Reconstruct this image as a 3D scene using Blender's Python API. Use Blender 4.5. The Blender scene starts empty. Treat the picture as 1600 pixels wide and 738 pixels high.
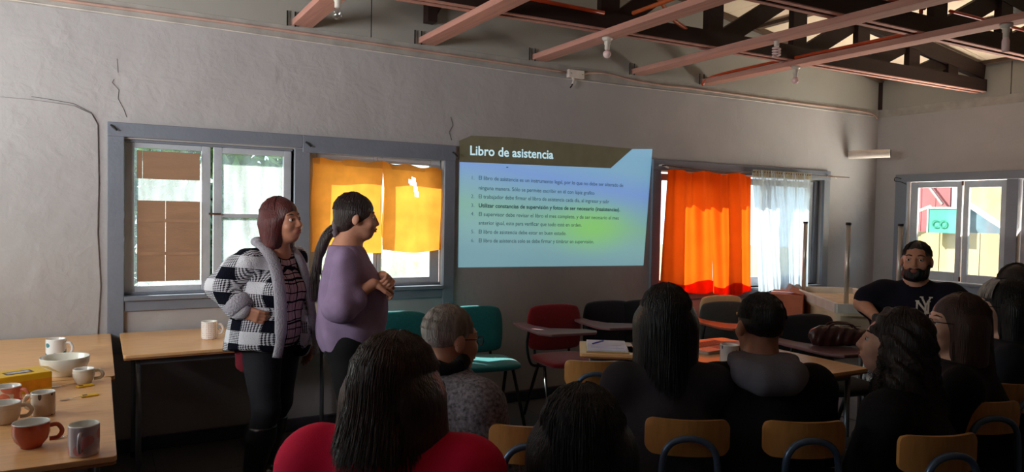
import bpy, bmesh, math, random
import numpy as np
from mathutils import Vector, Matrix
from mathutils.bvhtree import BVHTree
random.seed(7); rng = np.random.default_rng(7)
C = bpy.context.scene.collection
sc = bpy.context.scene
PI = math.pi

# ------------------------------------------------------------------ camera, world, sun, lights, exposure
CAM = np.array([-7.29839825, -4.80635673, 1.45958388]); FPX = 1124.30256
YAW, PIT, ROL = math.radians(29.90837707), math.radians(-1.7613397), math.radians(1.04991189)
_f = np.array([math.sin(YAW)*math.cos(PIT), math.cos(YAW)*math.cos(PIT), math.sin(PIT)])
_r = np.array([math.cos(YAW), -math.sin(YAW), 0.0]); _u = np.cross(_r, _f)
RI = _r*math.cos(ROL)+_u*math.sin(ROL); UP = -_r*math.sin(ROL)+_u*math.cos(ROL)
cd = bpy.data.cameras.new('camera'); cam = bpy.data.objects.new('camera', cd); C.objects.link(cam)
cd.sensor_fit = 'HORIZONTAL'; cd.sensor_width = 36; cd.lens = FPX*36/1600; cd.clip_start = 0.05; cd.clip_end = 300
cam.matrix_world = Matrix([[RI[i], UP[i], -_f[i], CAM[i]] for i in range(3)]+[[0, 0, 0, 1]])
sc.camera = cam
wd = bpy.data.worlds.new('world'); sc.world = wd; wd.use_nodes = True
bg = wd.node_tree.nodes['Background']; bg.inputs[0].default_value = (0.72, 0.86, 1.0, 1); bg.inputs[1].default_value = 3.4
def light(name, kind, loc, energy, color=(1, 1, 1), aim=None, **kw):
    l = bpy.data.lights.new(name, kind); l.energy = energy; l.color = color
    for k, v in kw.items(): setattr(l, k, v)
    o = bpy.data.objects.new(name, l); C.objects.link(o); o.location = loc
    if aim is not None: o.rotation_euler = Vector(aim).to_track_quat('-Z', 'Y').to_euler()
    return o
light('sun', 'SUN', (-8, 5, 8), 24.0, (1.0, 0.93, 0.82), aim=(0.50, -0.62, -0.78), angle=math.radians(0.6))
# added area fill lights: two at unseen left-wall openings, one at the right window
light('left_daylight_fill', 'AREA', (-9.35, -0.95, 1.75), 25, (0.90, 1.0, 0.88), aim=(1, .10, .12), shape='RECTANGLE', size=1.3, size_y=0.9)
light('left_wall_fill', 'AREA', (-9.35, -2.6, 1.95), 40, (1.0, 0.95, 0.95), aim=(1, 1.0, .40), shape='RECTANGLE', size=1.2, size_y=0.8, spread=math.radians(100))  # added fill aimed at the upper back wall
light('right_ceiling_fill', 'AREA', (0.07, -1.3, 1.40), 62, (1.0, 0.88, 0.74), aim=(-1, .15, 1.25), shape='RECTANGLE', size=1.6, size_y=0.8, spread=math.radians(115))  # added fill aimed up at the ceiling, standing in for ground bounce
for n, x, y, sx, ax in (('portal_first', -6.62, .19, 1.1, (0, -1, 0)), ('portal_second', -5.62, .19, 1.0, (0, -1, 0)), ('portal_third', -2.0, .19, 2.2, (0, -1, 0))):
    p = light(n, 'AREA', (x, y, 1.4), 1, aim=ax, shape='RECTANGLE', size=sx, size_y=1.05); p.data.cycles.is_portal = True
vs = sc.view_settings; vs.view_transform = 'Standard'; vs.look = 'None'; vs.gamma = 1; vs.use_curve_mapping = False; vs.exposure = 0.0
sc.cycles.use_denoising = True
sc.cycles.max_bounces = 10; sc.cycles.diffuse_bounces = 5; sc.cycles.transparent_max_bounces = 16
sc.cycles.sample_clamp_indirect = 6

# ------------------------------------------------------------------ materials
MC = {}
def srgb(c): return tuple((x/12.92 if x <= .04045 else ((x+.055)/1.055)**2.4) for x in [v/255 for v in c])
def mat(name, col, rough=.6, var=.15, scale=8, bump=0, bscale=60, metal=0, spec=.4, stretch=(1, 1, 1), detail=4, trans=0, emit=None, estr=0, sheen=0):
    if name in MC: return MC[name]
    m = bpy.data.materials.new(name); m.use_nodes = True; nt = m.node_tree; N = nt.nodes; L = nt.links
    b = N['Principled BSDF']; b.inputs['Roughness'].default_value = rough; b.inputs['Metallic'].default_value = metal
    b.inputs['Specular IOR Level'].default_value = spec
    if sheen: b.inputs['Sheen Weight'].default_value = sheen
    c = srgb(col)
    tc = N.new('ShaderNodeTexCoord'); mp = N.new('ShaderNodeMapping'); mp.inputs['Scale'].default_value = stretch
    L.new(tc.outputs['Object'], mp.inputs[0])
    nz = N.new('ShaderNodeTexNoise'); nz.inputs['Scale'].default_value = scale; nz.inputs['Detail'].default_value = detail
    L.new(mp.outputs[0], nz.inputs['Vector'])
    cr = N.new('ShaderNodeValToRGB'); cr.color_ramp.elements[0].position = .3; cr.color_ramp.elements[1].position = .7
    cr.color_ramp.elements[0].color = (*[x*(1-var) for x in c], 1); cr.color_ramp.elements[1].color = (*[min(1, x*(1+var)) for x in c], 1)
    L.new(nz.outputs['Fac'], cr.inputs[0]); L.new(cr.outputs[0], b.inputs['Base Color'])
    if bump:
        n2 = N.new('ShaderNodeTexNoise'); n2.inputs['Scale'].default_value = bscale; n2.inputs['Detail'].default_value = 5
        L.new(mp.outputs[0], n2.inputs['Vector'])
        bp = N.new('ShaderNodeBump'); bp.inputs['Strength'].default_value = bump; bp.inputs['Distance'].default_value = .02
        L.new(n2.outputs['Fac'], bp.inputs['Height']); L.new(bp.outputs[0], b.inputs['Normal'])
    if emit: b.inputs['Emission Color'].default_value = (*srgb(emit), 1); b.inputs['Emission Strength'].default_value = estr
    if trans:
        tr = N.new('ShaderNodeBsdfTranslucent'); L.new(cr.outputs[0], tr.inputs[0]); mx = N.new('ShaderNodeMixShader'); mx.inputs[0].default_value = trans
        L.new(b.outputs[0], mx.inputs[1]); L.new(tr.outputs[0], mx.inputs[2]); L.new(mx.outputs[0], N['Material Output'].inputs[0])
    MC[name] = m; return m
def wood(name, c, dark=.72, stretch=(1, 14, 14), rough=.45, scale=3.0, spec=.4):
    m = mat(name, c, rough=rough, var=.0, spec=spec); nt = m.node_tree
    for n in nt.nodes:
        if n.type == 'VALTORGB':
            k = srgb(c); n.color_ramp.elements[0].color = (*[x*dark for x in k], 1); n.color_ramp.elements[1].color = (*[min(1, x*1.08) for x in k], 1)
        if n.type == 'MAPPING': n.inputs['Scale'].default_value = stretch
        if n.type == 'TEX_NOISE': n.inputs['Scale'].default_value = scale; n.inputs['Distortion'].default_value = .6
    return m
def glass(name, tint=(.9, .97, .97), gloss=.06, haze=.0):
    m = bpy.data.materials.new(name); m.use_nodes = True; N = m.node_tree.nodes; L = m.node_tree.links
    N.remove(N['Principled BSDF']); t = N.new('ShaderNodeBsdfTransparent'); t.inputs[0].default_value = (*tint, 1)
    g = N.new('ShaderNodeBsdfGlossy'); g.inputs['Roughness'].default_value = .08; mx = N.new('ShaderNodeMixShader'); mx.inputs[0].default_value = gloss
    L.new(t.outputs[0], mx.inputs[1]); L.new(g.outputs[0], mx.inputs[2]); out = mx.outputs[0]
    if haze:
        tl = N.new('ShaderNodeBsdfTranslucent'); tl.inputs[0].default_value = (.85, .92, .95, 1)
        tc = N.new('ShaderNodeTexCoord'); mp = N.new('ShaderNodeMapping'); mp.inputs['Scale'].default_value = (1, 1, .15)
        nz = N.new('ShaderNodeTexNoise'); nz.inputs['Scale'].default_value = 14; L.new(tc.outputs['Object'], mp.inputs[0]); L.new(mp.outputs[0], nz.inputs['Vector'])
        ma = N.new('ShaderNodeMath'); ma.operation = 'MULTIPLY'; ma.inputs[1].default_value = haze*2; L.new(nz.outputs['Fac'], ma.inputs[0])
        m2 = N.new('ShaderNodeMixShader'); L.new(ma.outputs[0], m2.inputs[0]); L.new(out, m2.inputs[1]); L.new(tl.outputs[0], m2.inputs[2]); out = m2.outputs[0]
    L.new(out, N['Material Output'].inputs[0]); return m
def cloth(name, col, trans=.5, thru=.0, weave=900, var=.08, scale=20):
    m = mat(name, col, rough=.9, var=var, scale=scale, spec=.1, trans=trans, bump=.15, bscale=weave)
    if thru:
        N = m.node_tree.nodes; L = m.node_tree.links; o = N['Material Output']; s = o.inputs[0].links[0].from_socket
        t = N.new('ShaderNodeBsdfTransparent'); mx = N.new('ShaderNodeMixShader'); mx.inputs[0].default_value = thru
        L.new(s, mx.inputs[1]); L.new(t.outputs[0], mx.inputs[2]); L.new(mx.outputs[0], o.inputs[0])
    return m
def plaster():
    m = mat('painted_plaster', (168, 165, 166), rough=.62, var=.07, scale=1.6, spec=.35, detail=6); N = m.node_tree.nodes; L = m.node_tree.links
    b = N['Principled BSDF']; tc = N['Texture Coordinate']
    h = None
    for s, a, d in ((3.2, 1.0, 3), (11, .42, 6), (45, .10, 5)):
        n = N.new('ShaderNodeTexNoise'); n.inputs['Scale'].default_value = s; n.inputs['Detail'].default_value = d; n.inputs['Distortion'].default_value = .7
        L.new(tc.outputs['Object'], n.inputs['Vector']); q = N.new('ShaderNodeMath'); q.operation = 'MULTIPLY'; q.inputs[1].default_value = a; L.new(n.outputs['Fac'], q.inputs[0])
        if h is None: h = q.outputs[0]
        else:
            w = N.new('ShaderNodeMath'); w.operation = 'ADD'; L.new(h, w.inputs[0]); L.new(q.outputs[0], w.inputs[1]); h = w.outputs[0]
    # ridges where the render was patched
    mg = N.new('ShaderNodeTexVoronoi'); mg.feature = 'SMOOTH_F1'; mg.inputs['Scale'].default_value = 7; L.new(tc.outputs['Object'], mg.inputs['Vector'])
    q = N.new('ShaderNodeMath'); q.operation = 'MULTIPLY'; q.inputs[1].default_value = .35; L.new(mg.outputs['Distance'], q.inputs[0])
    w = N.new('ShaderNodeMath'); w.operation = 'ADD'; L.new(h, w.inputs[0]); L.new(q.outputs[0], w.inputs[1])
    bp = N.new('ShaderNodeBump'); bp.inputs['Strength'].default_value = .4; bp.inputs['Distance'].default_value = .03
    L.new(w.outputs[0], bp.inputs['Height']); L.new(bp.outputs[0], b.inputs['Normal']); return m

# ------------------------------------------------------------------ mesh helpers
class MB:
    def __init__(s): s.v = []; s.f = []
    def add(s, v, f):
        n = len(s.v); s.v += [tuple(map(float, p)) for p in v]; s.f += [tuple(int(i)+n for i in q) for q in f]; return s
    def box(s, a, b, M=None):
        x0, y0, z0 = [min(p, q) for p, q in zip(a, b)]; x1, y1, z1 = [max(p, q) for p, q in zip(a, b)]
        v = [(x0, y0, z0), (x1, y0, z0), (x1, y1, z0), (x0, y1, z0), (x0, y0, z1), (x1, y0, z1), (x1, y1, z1), (x0, y1, z1)]
        if M is not None: v = [tuple(M @ Vector(p)) for p in v]
        return s.add(v, [(0, 3, 2, 1), (4, 5, 6, 7), (0, 1, 5, 4), (1, 2, 6, 5), (2, 3, 7, 6), (3, 0, 4, 7)])
    def bar(s, a, b, w, h, up=(0, 0, 1)):
        a = Vector(a); b = Vector(b); d = (b-a).normalized(); u = Vector(up); u = (u-d*u.dot(d)).normalized(); r = d.cross(u)
        v = []
        for p in (a, b):
            for sx, sz in ((-1, -1), (1, -1), (1, 1), (-1, 1)): v.append(tuple(p+r*(sx*w/2)+u*(sz*h/2)))
        return s.add(v, [(0, 1, 2, 3), (7, 6, 5, 4), (0, 4, 5, 1), (1, 5, 6, 2), (2, 6, 7, 3), (3, 7, 4, 0)])
    def tube(s, pts, r, n=8, cap=True, flat=1.0):
        P = [Vector(p) for p in pts]; R = r if hasattr(r, '__len__') else [r]*len(P); v = []; f = []
        t0 = (P[1]-P[0]).normalized(); u = Vector((0, 0, 1)) if abs(t0.z) < .9 else Vector((1, 0, 0)); u = (u-t0*u.dot(t0)).normalized()
        for i, p in enumerate(P):
            t = (P[min(i+1, len(P)-1)]-P[max(i-1, 0)]).normalized(); u = (u-t*u.dot(t)); u = u.normalized() if u.length > 1e-6 else t.orthogonal().normalized(); w = t.cross(u)
            for k in range(n):
                a = 2*PI*k/n; v.append(tuple(p+u*(math.cos(a)*R[i]*flat)+w*(math.sin(a)*R[i])))
        for i in range(len(P)-1):
            for k in range(n): f.append((i*n+k, i*n+(k+1) % n, (i+1)*n+(k+1) % n, (i+1)*n+k))
        if cap: f.append(tuple(range(n))[::-1]); f.append(tuple(range((len(P)-1)*n, len(P)*n)))
        return s.add(v, f)
    def lathe(s, prof, n=28, c=(0, 0, 0)):
        v = []; f = []; m = len(prof)
        for r, z in prof:
            for k in range(n): a = 2*PI*k/n; v.append((c[0]+r*math.cos(a), c[1]+r*math.sin(a), c[2]+z))
        for i in range(m-1):
            for k in range(n): f.append((i*n+k, i*n+(k+1) % n, (i+1)*n+(k+1) % n, (i+1)*n+k))
        return s.add(v, f)
    def prism(s, poly, z0, z1, M=None):
        n = len(poly); v = [(x, y, z0) for x, y in poly]+[(x, y, z1) for x, y in poly]
        if M is not None: v = [tuple(M @ Vector(p)) for p in v]
        return s.add(v, [tuple(range(n))[::-1], tuple(range(n, 2*n))]+[(i, (i+1) % n, n+(i+1) % n, n+i) for i in range(n)])
def link(name, me, m=None, parent=None, loc=None, rotz=0, smooth=False, bevel=0, seg=2):
    if m is not None and not me.materials: me.materials.append(m)
    o = bpy.data.objects.new(name, me); C.objects.link(o)
    if smooth: me.polygons.foreach_set('use_smooth', [True]*len(me.polygons))
    if parent is not None: o.parent = parent
    if loc is not None: o.location = loc
    if rotz: o.rotation_euler = (0, 0, rotz)
    if bevel:
        b = o.modifiers.new('bevel', 'BEVEL'); b.width = bevel; b.segments = seg; b.limit_method = 'ANGLE'; b.angle_limit = .7
        if not smooth: me.polygons.foreach_set('use_smooth', [True]*len(me.polygons)); w = o.modifiers.new('wn', 'WEIGHTED_NORMAL')
    return o
def build(name, mb, m=None, parent=None, **k):
    me = bpy.data.meshes.new(name); me.from_pydata(mb.v, [], mb.f); me.update()
    bm = bmesh.new(); bm.from_mesh(me); bmesh.ops.recalc_face_normals(bm, faces=bm.faces); bm.to_mesh(me); bm.free()
    return link(name, me, m, parent, **k)
def thing(name, label, cat, loc=(0, 0, 0), rotz=0, group=None):
    o = bpy.data.objects.new(name, None); C.objects.link(o); o.location = loc; o.rotation_euler = (0, 0, rotz); o.empty_display_size = .1
    o['label'] = label; o['category'] = cat
    if group: o['group'] = group
    return o
def tag(o, label, cat, group=None):
    o['label'] = label; o['category'] = cat
    if group: o['group'] = group
    return o
def struct(o): o['kind'] = 'structure'; return o
def sroot(name, loc=(0, 0, 0)): o = bpy.data.objects.new(name, None); C.objects.link(o); o.location = loc; o['kind'] = 'structure'; return o
def rrect(w, h, r, n=5, c=(0, 0)):
    p = []
    for cx, cy, a0 in ((w/2-r, h/2-r, 0), (-w/2+r, h/2-r, 90), (-w/2+r, -h/2+r, 180), (w/2-r, -h/2+r, 270)):
        for k in range(n+1): a = math.radians(a0+90*k/n); p.append((c[0]+cx+r*math.cos(a), c[1]+cy+r*math.sin(a)))
    return p
def smoothpts(P, n=6):
    P = [Vector(p) for p in P]; out = []
    for i in range(len(P)-1):
        a = P[max(i-1, 0)]; b = P[i]; c = P[i+1]; d = P[min(i+2, len(P)-1)]
        for k in range(n):
            t = k/n; out.append(.5*((2*b)+(c-a)*t+(2*a-5*b+4*c-d)*t*t+(3*b-a-3*c+d)*t**3))
    out.append(P[-1]); return out
def text_mesh(s, size, bold=False):
    cu = bpy.data.curves.new('lettering', 'FONT'); cu.body = s; cu.size = size; cu.resolution_u = 3
    if bold: cu.offset = size*.018
    o = bpy.data.objects.new('lettering', cu); C.objects.link(o); dg = bpy.context.evaluated_depsgraph_get()
    me = bpy.data.meshes.new_from_object(o.evaluated_get(dg)); bpy.data.objects.remove(o); bpy.data.curves.remove(cu)
    return me

# ------------------------------------------------------------------ signed-distance modelling (one continuous surface per body / garment)
class Prim: pass
def cap(a, b, ra, rb=None, k=.03, sc=None):
    p = Prim(); p.t = 'c'; p.a = np.array(a, float); p.b = np.array(b, float); p.ra = ra; p.rb = ra if rb is None else rb; p.k = k; m = max(ra, p.rb)+.07
    p.lo = np.minimum(p.a, p.b)-m; p.hi = np.maximum(p.a, p.b)+m; return p
def ell(c, r, k=.03, R=None):
    p = Prim(); p.t = 'e'; p.c = np.array(c, float); p.r = np.array(r, float); p.R = np.eye(3) if R is None else np.array(R); p.k = k
    ext = np.sqrt(((p.R*p.r[None, :])**2).sum(1))+.07; p.lo = p.c-ext; p.hi = p.c+ext; return p
def evalp(p, X, Y, Z, inf=0):
    if p.t == 'c':
        d = p.b-p.a; dd = max(float(d@d), 1e-9); px, py, pz = X-p.a[0], Y-p.a[1], Z-p.a[2]
        t = np.clip((px*d[0]+py*d[1]+pz*d[2])/dd, 0, 1); px -= t*d[0]; py -= t*d[1]; pz -= t*d[2]
        return np.sqrt(px*px+py*py+pz*pz)-(p.ra+(p.rb-p.ra)*t)-inf
    q = [X-p.c[0], Y-p.c[1], Z-p.c[2]]; l = [sum(q[j]*p.R[j, i] for j in range(3)) for i in range(3)]; r = p.r+inf
    k0 = np.sqrt((l[0]/r[0])**2+(l[1]/r[1])**2+(l[2]/r[2])**2); k1 = np.sqrt((l[0]/r[0]**2)**2+(l[1]/r[1]**2)**2+(l[2]/r[2]**2)**2)
    return k0*(k0-1)/np.maximum(k1, 1e-6)
def smin(a, b, k): h = np.maximum(k-np.abs(a-b), 0)/k; return np.minimum(a, b)-h*h*k*.25
def axis(lo, hi, res, fine):
    xs = [lo]; 
    while xs[-1] < hi:
        x = xs[-1]; r = res
        for f in fine:
            if f[0]-res <= x <= f[1]: r = min(r, f[2])
        xs.append(x+r)
    return np.array(xs)
def sdf_mesh(name, prims, res=.01, fine=(), subs=(), cuts=(), inf=0, disp=None, lim=None):
    """prims joined smoothly; subs = prims carved away; cuts = half-spaces (normal, offset, wobble): keep n.p < offset"""
    lo = np.min([p.lo for p in prims], 0)-inf+.04; hi = np.max([p.hi for p in prims], 0)+inf-.04
    for n, o, *_ in cuts:
        for i in range(3):
            if abs(n[i]) > .999:
                if n[i] > 0: hi[i] = min(hi[i], o/n[i]+.04)
                else: lo[i] = max(lo[i], o/n[i]-.04)
    ax = [axis(lo[i], hi[i], res, [(f[0][i], f[1][i], f[2]) for f in fine]) for i in range(3)]
    D = np.full([len(a) for a in ax], .2, np.float32)
    def sub(p):
        s = []
        for i in range(3):
            a = np.searchsorted(ax[i], p.lo[i]-inf); b = np.searchsorted(ax[i], p.hi[i]+inf)
            if b-a < 1: return None
            s.append(slice(a, b))
        return tuple(s)
    def grid(s): return np.meshgrid(ax[0][s[0]], ax[1][s[1]], ax[2][s[2]], indexing='ij')
    for p in prims:
        s = sub(p)
        if s: D[s] = smin(D[s], evalp(p, *grid(s), inf), p.k)
    full = tuple(slice(None) for _ in range(3))
    if disp is not None or cuts: X, Y, Z = grid(full)
    if disp is not None: D += disp(X, Y, Z)
    for p in subs:
        s = sub(p)
        if s: D[s] = -smin(-D[s], evalp(p, *grid(s)), p.k)
    for n, o, *w in cuts:
        q = X*n[0]+Y*n[1]+Z*n[2]-o
        if w: q = q+w[0]*np.sin((X+Y*.6)*26)+w[0]*.6*np.sin((X-Y)*47+1)
        D = -smin(-D, -q, .006)
    D[0] = D[-1] = .1; D[:, 0] = D[:, -1] = .1; D[:, :, 0] = D[:, :, -1] = .1
    V, F = nets(D, ax)
    me = bpy.data.meshes.new(name)
    me.vertices.add(len(V)); me.vertices.foreach_set('co', V.astype(np.float32).ravel())
    me.loops.add(F.size); me.loops.foreach_set('vertex_index', F.ravel().astype(np.int32))
    me.polygons.add(len(F)); me.polygons.foreach_set('loop_start', np.arange(0, F.size, 4, dtype=np.int32)); me.polygons.foreach_set('loop_total', np.full(len(F), 4, np.int32))
    me.polygons.foreach_set('use_smooth', np.ones(len(F), bool)); me.update(calc_edges=True); me.validate(); return me
def nets(D, ax):
    S = D < 0; sh = D.shape; c = np.zeros([n-1 for n in sh], np.uint8)
    offs = [(i, j, k) for i in (0, 1) for j in (0, 1) for k in (0, 1)]
    for o in offs: c += S[o[0]:sh[0]-1+o[0], o[1]:sh[1]-1+o[1], o[2]:sh[2]-1+o[2]]
    I, J, K = np.nonzero((c > 0) & (c < 8)); idx = np.full(c.shape, -1, np.int32); idx[I, J, K] = np.arange(len(I))
    val = {o: D[I+o[0], J+o[1], K+o[2]] for o in offs}
    pos = {o: np.stack([ax[0][I+o[0]], ax[1][J+o[1]], ax[2][K+o[2]]], 1) for o in offs}
    A = np.zeros((len(I), 3)); cnt = np.zeros(len(I))
    for a in offs:
        for d in range(3):
            if a[d] == 0:
                b = list(a); b[d] = 1; b = tuple(b); m = (val[a] < 0) != (val[b] < 0); t = (val[a][m]/(val[a][m]-val[b][m]))[:, None]
                A[m] += pos[a][m]*(1-t)+pos[b][m]*t; cnt[m] += 1
    V = A/cnt[:, None]; Fs = []
    for d in range(3):
        e = [(1, 2), (2, 0), (0, 1)][d]
        sl0 = [slice(None)]*3; sl1 = [slice(None)]*3; sl0[d] = slice(0, -1); sl1[d] = slice(1, None)
        a = S[tuple(sl0)]; b = S[tuple(sl1)]; p = np.stack(np.nonzero(a != b), 1)
        ok = (p[:, e[0]] > 0) & (p[:, e[1]] > 0) & (p[:, e[0]] < sh[e[0]]-1) & (p[:, e[1]] < sh[e[1]]-1); p = p[ok]
        ins = a[p[:, 0], p[:, 1], p[:, 2]]; q = []
        for o0, o1 in ((-1, -1), (0, -1), (0, 0), (-1, 0)):
            r = p.copy(); r[:, e[0]] += o0; r[:, e[1]] += o1; q.append(idx[r[:, 0], r[:, 1], r[:, 2]])
        q = np.stack(q, 1); q[~ins] = q[~ins][:, ::-1]; Fs.append(q)
    return V, np.concatenate(Fs)
def folds(a=.004, f=18, seed=0):
    g = np.random.default_rng(seed); W = g.normal(size=(5, 3))*f; ph = g.uniform(0, 6, 5)
    W[:, 2] *= .45
    def d(X, Y, Z): return a*sum(np.sin(X*w[0]+Y*w[1]+Z*w[2]+p+1.3*np.sin(Z*9+p)) for w, p in zip(W, ph))*.45
    return d
def rotm(yaw=0, pitch=0, tilt=0):
    return np.array(Matrix.Rotation(math.radians(yaw), 3, 'Z') @ Matrix.Rotation(math.radians(pitch), 3, 'X') @ Matrix.Rotation(math.radians(tilt), 3, 'Y'))

# ------------------------------------------------------------------ the room
M_pl = plaster()
M_trim = mat('blue_grey_gloss_paint', (118, 124, 136), rough=.38, var=.06, scale=6, bump=.12, bscale=40)
M_sash = mat('pale_grey_paint', (176, 182, 190), rough=.4, var=.08, scale=9, bump=.15, bscale=50)
M_gable = mat('grey_painted_board', (152, 150, 144), rough=.7, var=.04, scale=3)
M_cream = mat('cream_ceiling_board', (244, 224, 198), rough=.8, var=.03, scale=2)
M_dark = wood('dark_stained_timber', (46, 27, 22), rough=.7)
M_pine = wood('rough_sawn_pine', (194, 142, 128), dark=.8, rough=.75, scale=2.5, stretch=(14, 1, 14))
M_floor = mat('grey_floor_tile', (92, 90, 92), rough=.45, var=.08, scale=5)
M_grout = mat('dark_grout', (44, 42, 42), rough=.9)
M_base = mat('dark_grey_skirting_paint', (66, 66, 76), rough=.5)
M_soil = mat('garden_soil', (120, 112, 84), rough=.95)
XL, YF = -9.4, -7.2
def wall_with_holes(name, u0, u1, holes, z0, z1, place, t=.16):
    """cells around rectangular holes; place(u,w,z) -> world point, w = depth into the wall"""
    us = sorted({u0, u1, *[h[0] for h in holes], *[h[1] for h in holes]}); zs = sorted({z0, z1, *[h[2] for h in holes], *[h[3] for h in holes]})
    mb = MB()
    solid = lambda i, j: 0 <= i < len(us)-1 and 0 <= j < len(zs)-1 and not any(h[0] <= us[i]+1e-6 and us[i+1] <= h[1]+1e-6 and h[2] <= zs[j]+1e-6 and zs[j+1] <= h[3]+1e-6 for h in holes)
    for i in range(len(us)-1):
        for j in range(len(zs)-1):
            if not solid(i, j): continue
            a, b, c, d = us[i], us[i+1], zs[j], zs[j+1]
            for w in (0, t): mb.add([place(a, w, c), place(b, w, c), place(b, w, d), place(a, w, d)], [(0, 1, 2, 3)])
            for di, dj, q in ((-1, 0, [(a, c), (a, d)]), (1, 0, [(b, c), (b, d)]), (0, -1, [(a, c), (b, c)]), (0, 1, [(a, d), (b, d)])):
                if not solid(i+di, j+dj): (p, r) = q; mb.add([place(*[p[0], 0, p[1]]), place(r[0], 0, r[1]), place(r[0], t, r[1]), place(p[0], t, p[1])], [(0, 1, 2, 3)])
    return struct(build(name, mb, M_pl))
PB = lambda u, w, z: (u, w, z); PR = lambda u, w, z: (w, u, z); PLf = lambda u, w, z: (XL-w, u, z); PFr = lambda u, w, z: (u, YF-w, z)
wall_back = wall_with_holes('wall_back', XL, 0, [(-7.17, -6.19, .90, 1.86), (-6.09, -5.115, .90, 1.86), (-3.07, -.89, .80, 1.86)], 0, 2.65, PB)
wall_right = wall_with_holes('wall_right', YF, 0, [(-1.31, -.36, .84, 1.87), (-2.4, -1.40, .84, 1.87)], 0, 2.65, PR)
wall_left = wall_with_holes('wall_left', YF, 0, [(-1.6, -.3, 1.3, 2.2), (-3.2, -2.0, 1.55, 2.35)], 0, 2.65, PLf)
wall_front = wall_with_holes('wall_front', XL, 0, [], 0, 2.65, PFr)
# thicker old render left of the first window, broken edge
mb = MB(); pts = [(-9.4, .0), (-9.4, 2.06), (-8.2, 2.05), (-7.62, 2.045), (-7.42, 2.03), (-7.33, 1.99), (-7.30, 1.93), (-7.295, 1.6), (-7.30, 1.3), (-7.285, 1.0), (-7.30, .7), (-7.29, .3), (-7.29, 0)]
mb.prism(pts, 0, .012, Matrix(((1, 0, 0, 0), (0, 0, -1, 0), (0, 1, 0, 0), (0, 0, 0, 1))))
build('render_patch', mb, M_pl, wall_back, bevel=.012, seg=3)
mcr = mat('crack_shadow', (84, 82, 78), rough=.9)
def crack(pts, r=.003): build('crack', MB().tube([(x, -.001, z) for x, z in pts], r, 5, flat=.4), mcr, wall_back)
crack([(-7.155, 1.985), (-7.17, 2.03), (-7.20, 2.09), (-7.195, 2.14), (-7.23, 2.18), (-7.22, 2.20)]); crack([(-7.20, 2.24), (-7.205, 2.32)], .002)
crack([(-7.33, 1.995), (-7.42, 2.04), (-7.55, 2.055), (-7.62, 2.06)], .004)
crack([(-5.06, 1.99), (-5.08, 2.05), (-5.05, 2.1), (-5.07, 2.16)], .003); crack([(-4.9, 1.25), (-4.87, 1.27), (-4.8, 1.26), (-4.78, 1.24)], .002)
floor = struct(build('floor', MB().box((XL, YF, -.1), (.0, 0, -.012)), M_grout))
tb = None; TS = .497
for i in range(14):
    for j in range(4):
        x = -9.27+i*.5; y = -.055-.5*j
        if tb is None:
            q = build('tile', MB().box((-TS/2, -TS/2, -.012), (TS/2, TS/2, 0)), M_floor, floor, bevel=.002, seg=1); tb = q
        else: q = tb.copy(); C.objects.link(q)
        q.location = (x, y-.245, 0)
fill = build('tile_field', MB().box((XL, YF, -.012), (0, -2.06, 0)).box((-2.5, -2.06, -.012), (0, 0, 0)).box((XL, -.05, -.012), (-2.5, 0, 0)), M_floor, floor); fill['kind'] = 'stuff'
struct(build('baseboard_back', MB().box((XL, -.03, 0), (0, 0, .082)), M_base, bevel=.006))
struct(build('baseboard_right', MB().box((-.012, YF, 0), (0, -.03, .082)), M_base))
# gable boards and eave boards above the plaster, with the dark joints between them
ZR = lambda x: 2.98+.143*min(-x, x+9.4)
g = sroot('wall_gable')
for a, b in ((-9.4, -5.684), (-5.676, -.012)):
    xs = [a]+([-4.7] if a < -4.7 < b else [])+[b]; poly = [(a, 2.65), (b, 2.65)]+[(x, ZR(x)) for x in xs[::-1]]
    build('panel', MB().prism(poly, -.012, .02, Matrix(((1, 0, 0, 0), (0, 0, 1, 0), (0, 1, 0, 0), (0, 0, 0, 1)))), M_gable, g)
build('backing', MB().prism([(-9.4, 2.65), (0, 2.65), (0, 2.98), (-4.7, 3.65), (-9.4, 2.98)], .02, .12, Matrix(((1, 0, 0, 0), (0, 0, 1, 0), (0, 1, 0, 0), (0, 0, 0, 1)))), M_dark, g)
build('corner_post', MB().box((-.03, -.05, 2.65), (0, -.012, 2.98)), M_dark, g)
g = sroot('wall_eave')
build('panel', MB().box((-.012, -1.3, 2.65), (.05, -.05, 3.0)), M_gable, g); build('panel', MB().box((-.012, YF, 2.65), (.05, -1.31, 3.0)), M_gable, g)
build('panel', MB().box((XL-.05, YF, 2.65), (XL+.012, 0, 3.0)), M_gable, g); build('panel', MB().box((XL, YF-.05, 2.65), (0, YF, 3.7)), M_gable, g)
struct(build('trim_1', MB().box((XL, -.006, 2.565), (0, .0, 2.652)), mat('painted_wall_plate', (160, 156, 150), rough=.6, bump=.2, bscale=25), bevel=.002))
struct(build('trim_2', MB().box((-.006, YF, 2.565), (.0, 0, 2.652)), MC['painted_wall_plate'], bevel=.002))
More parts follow.
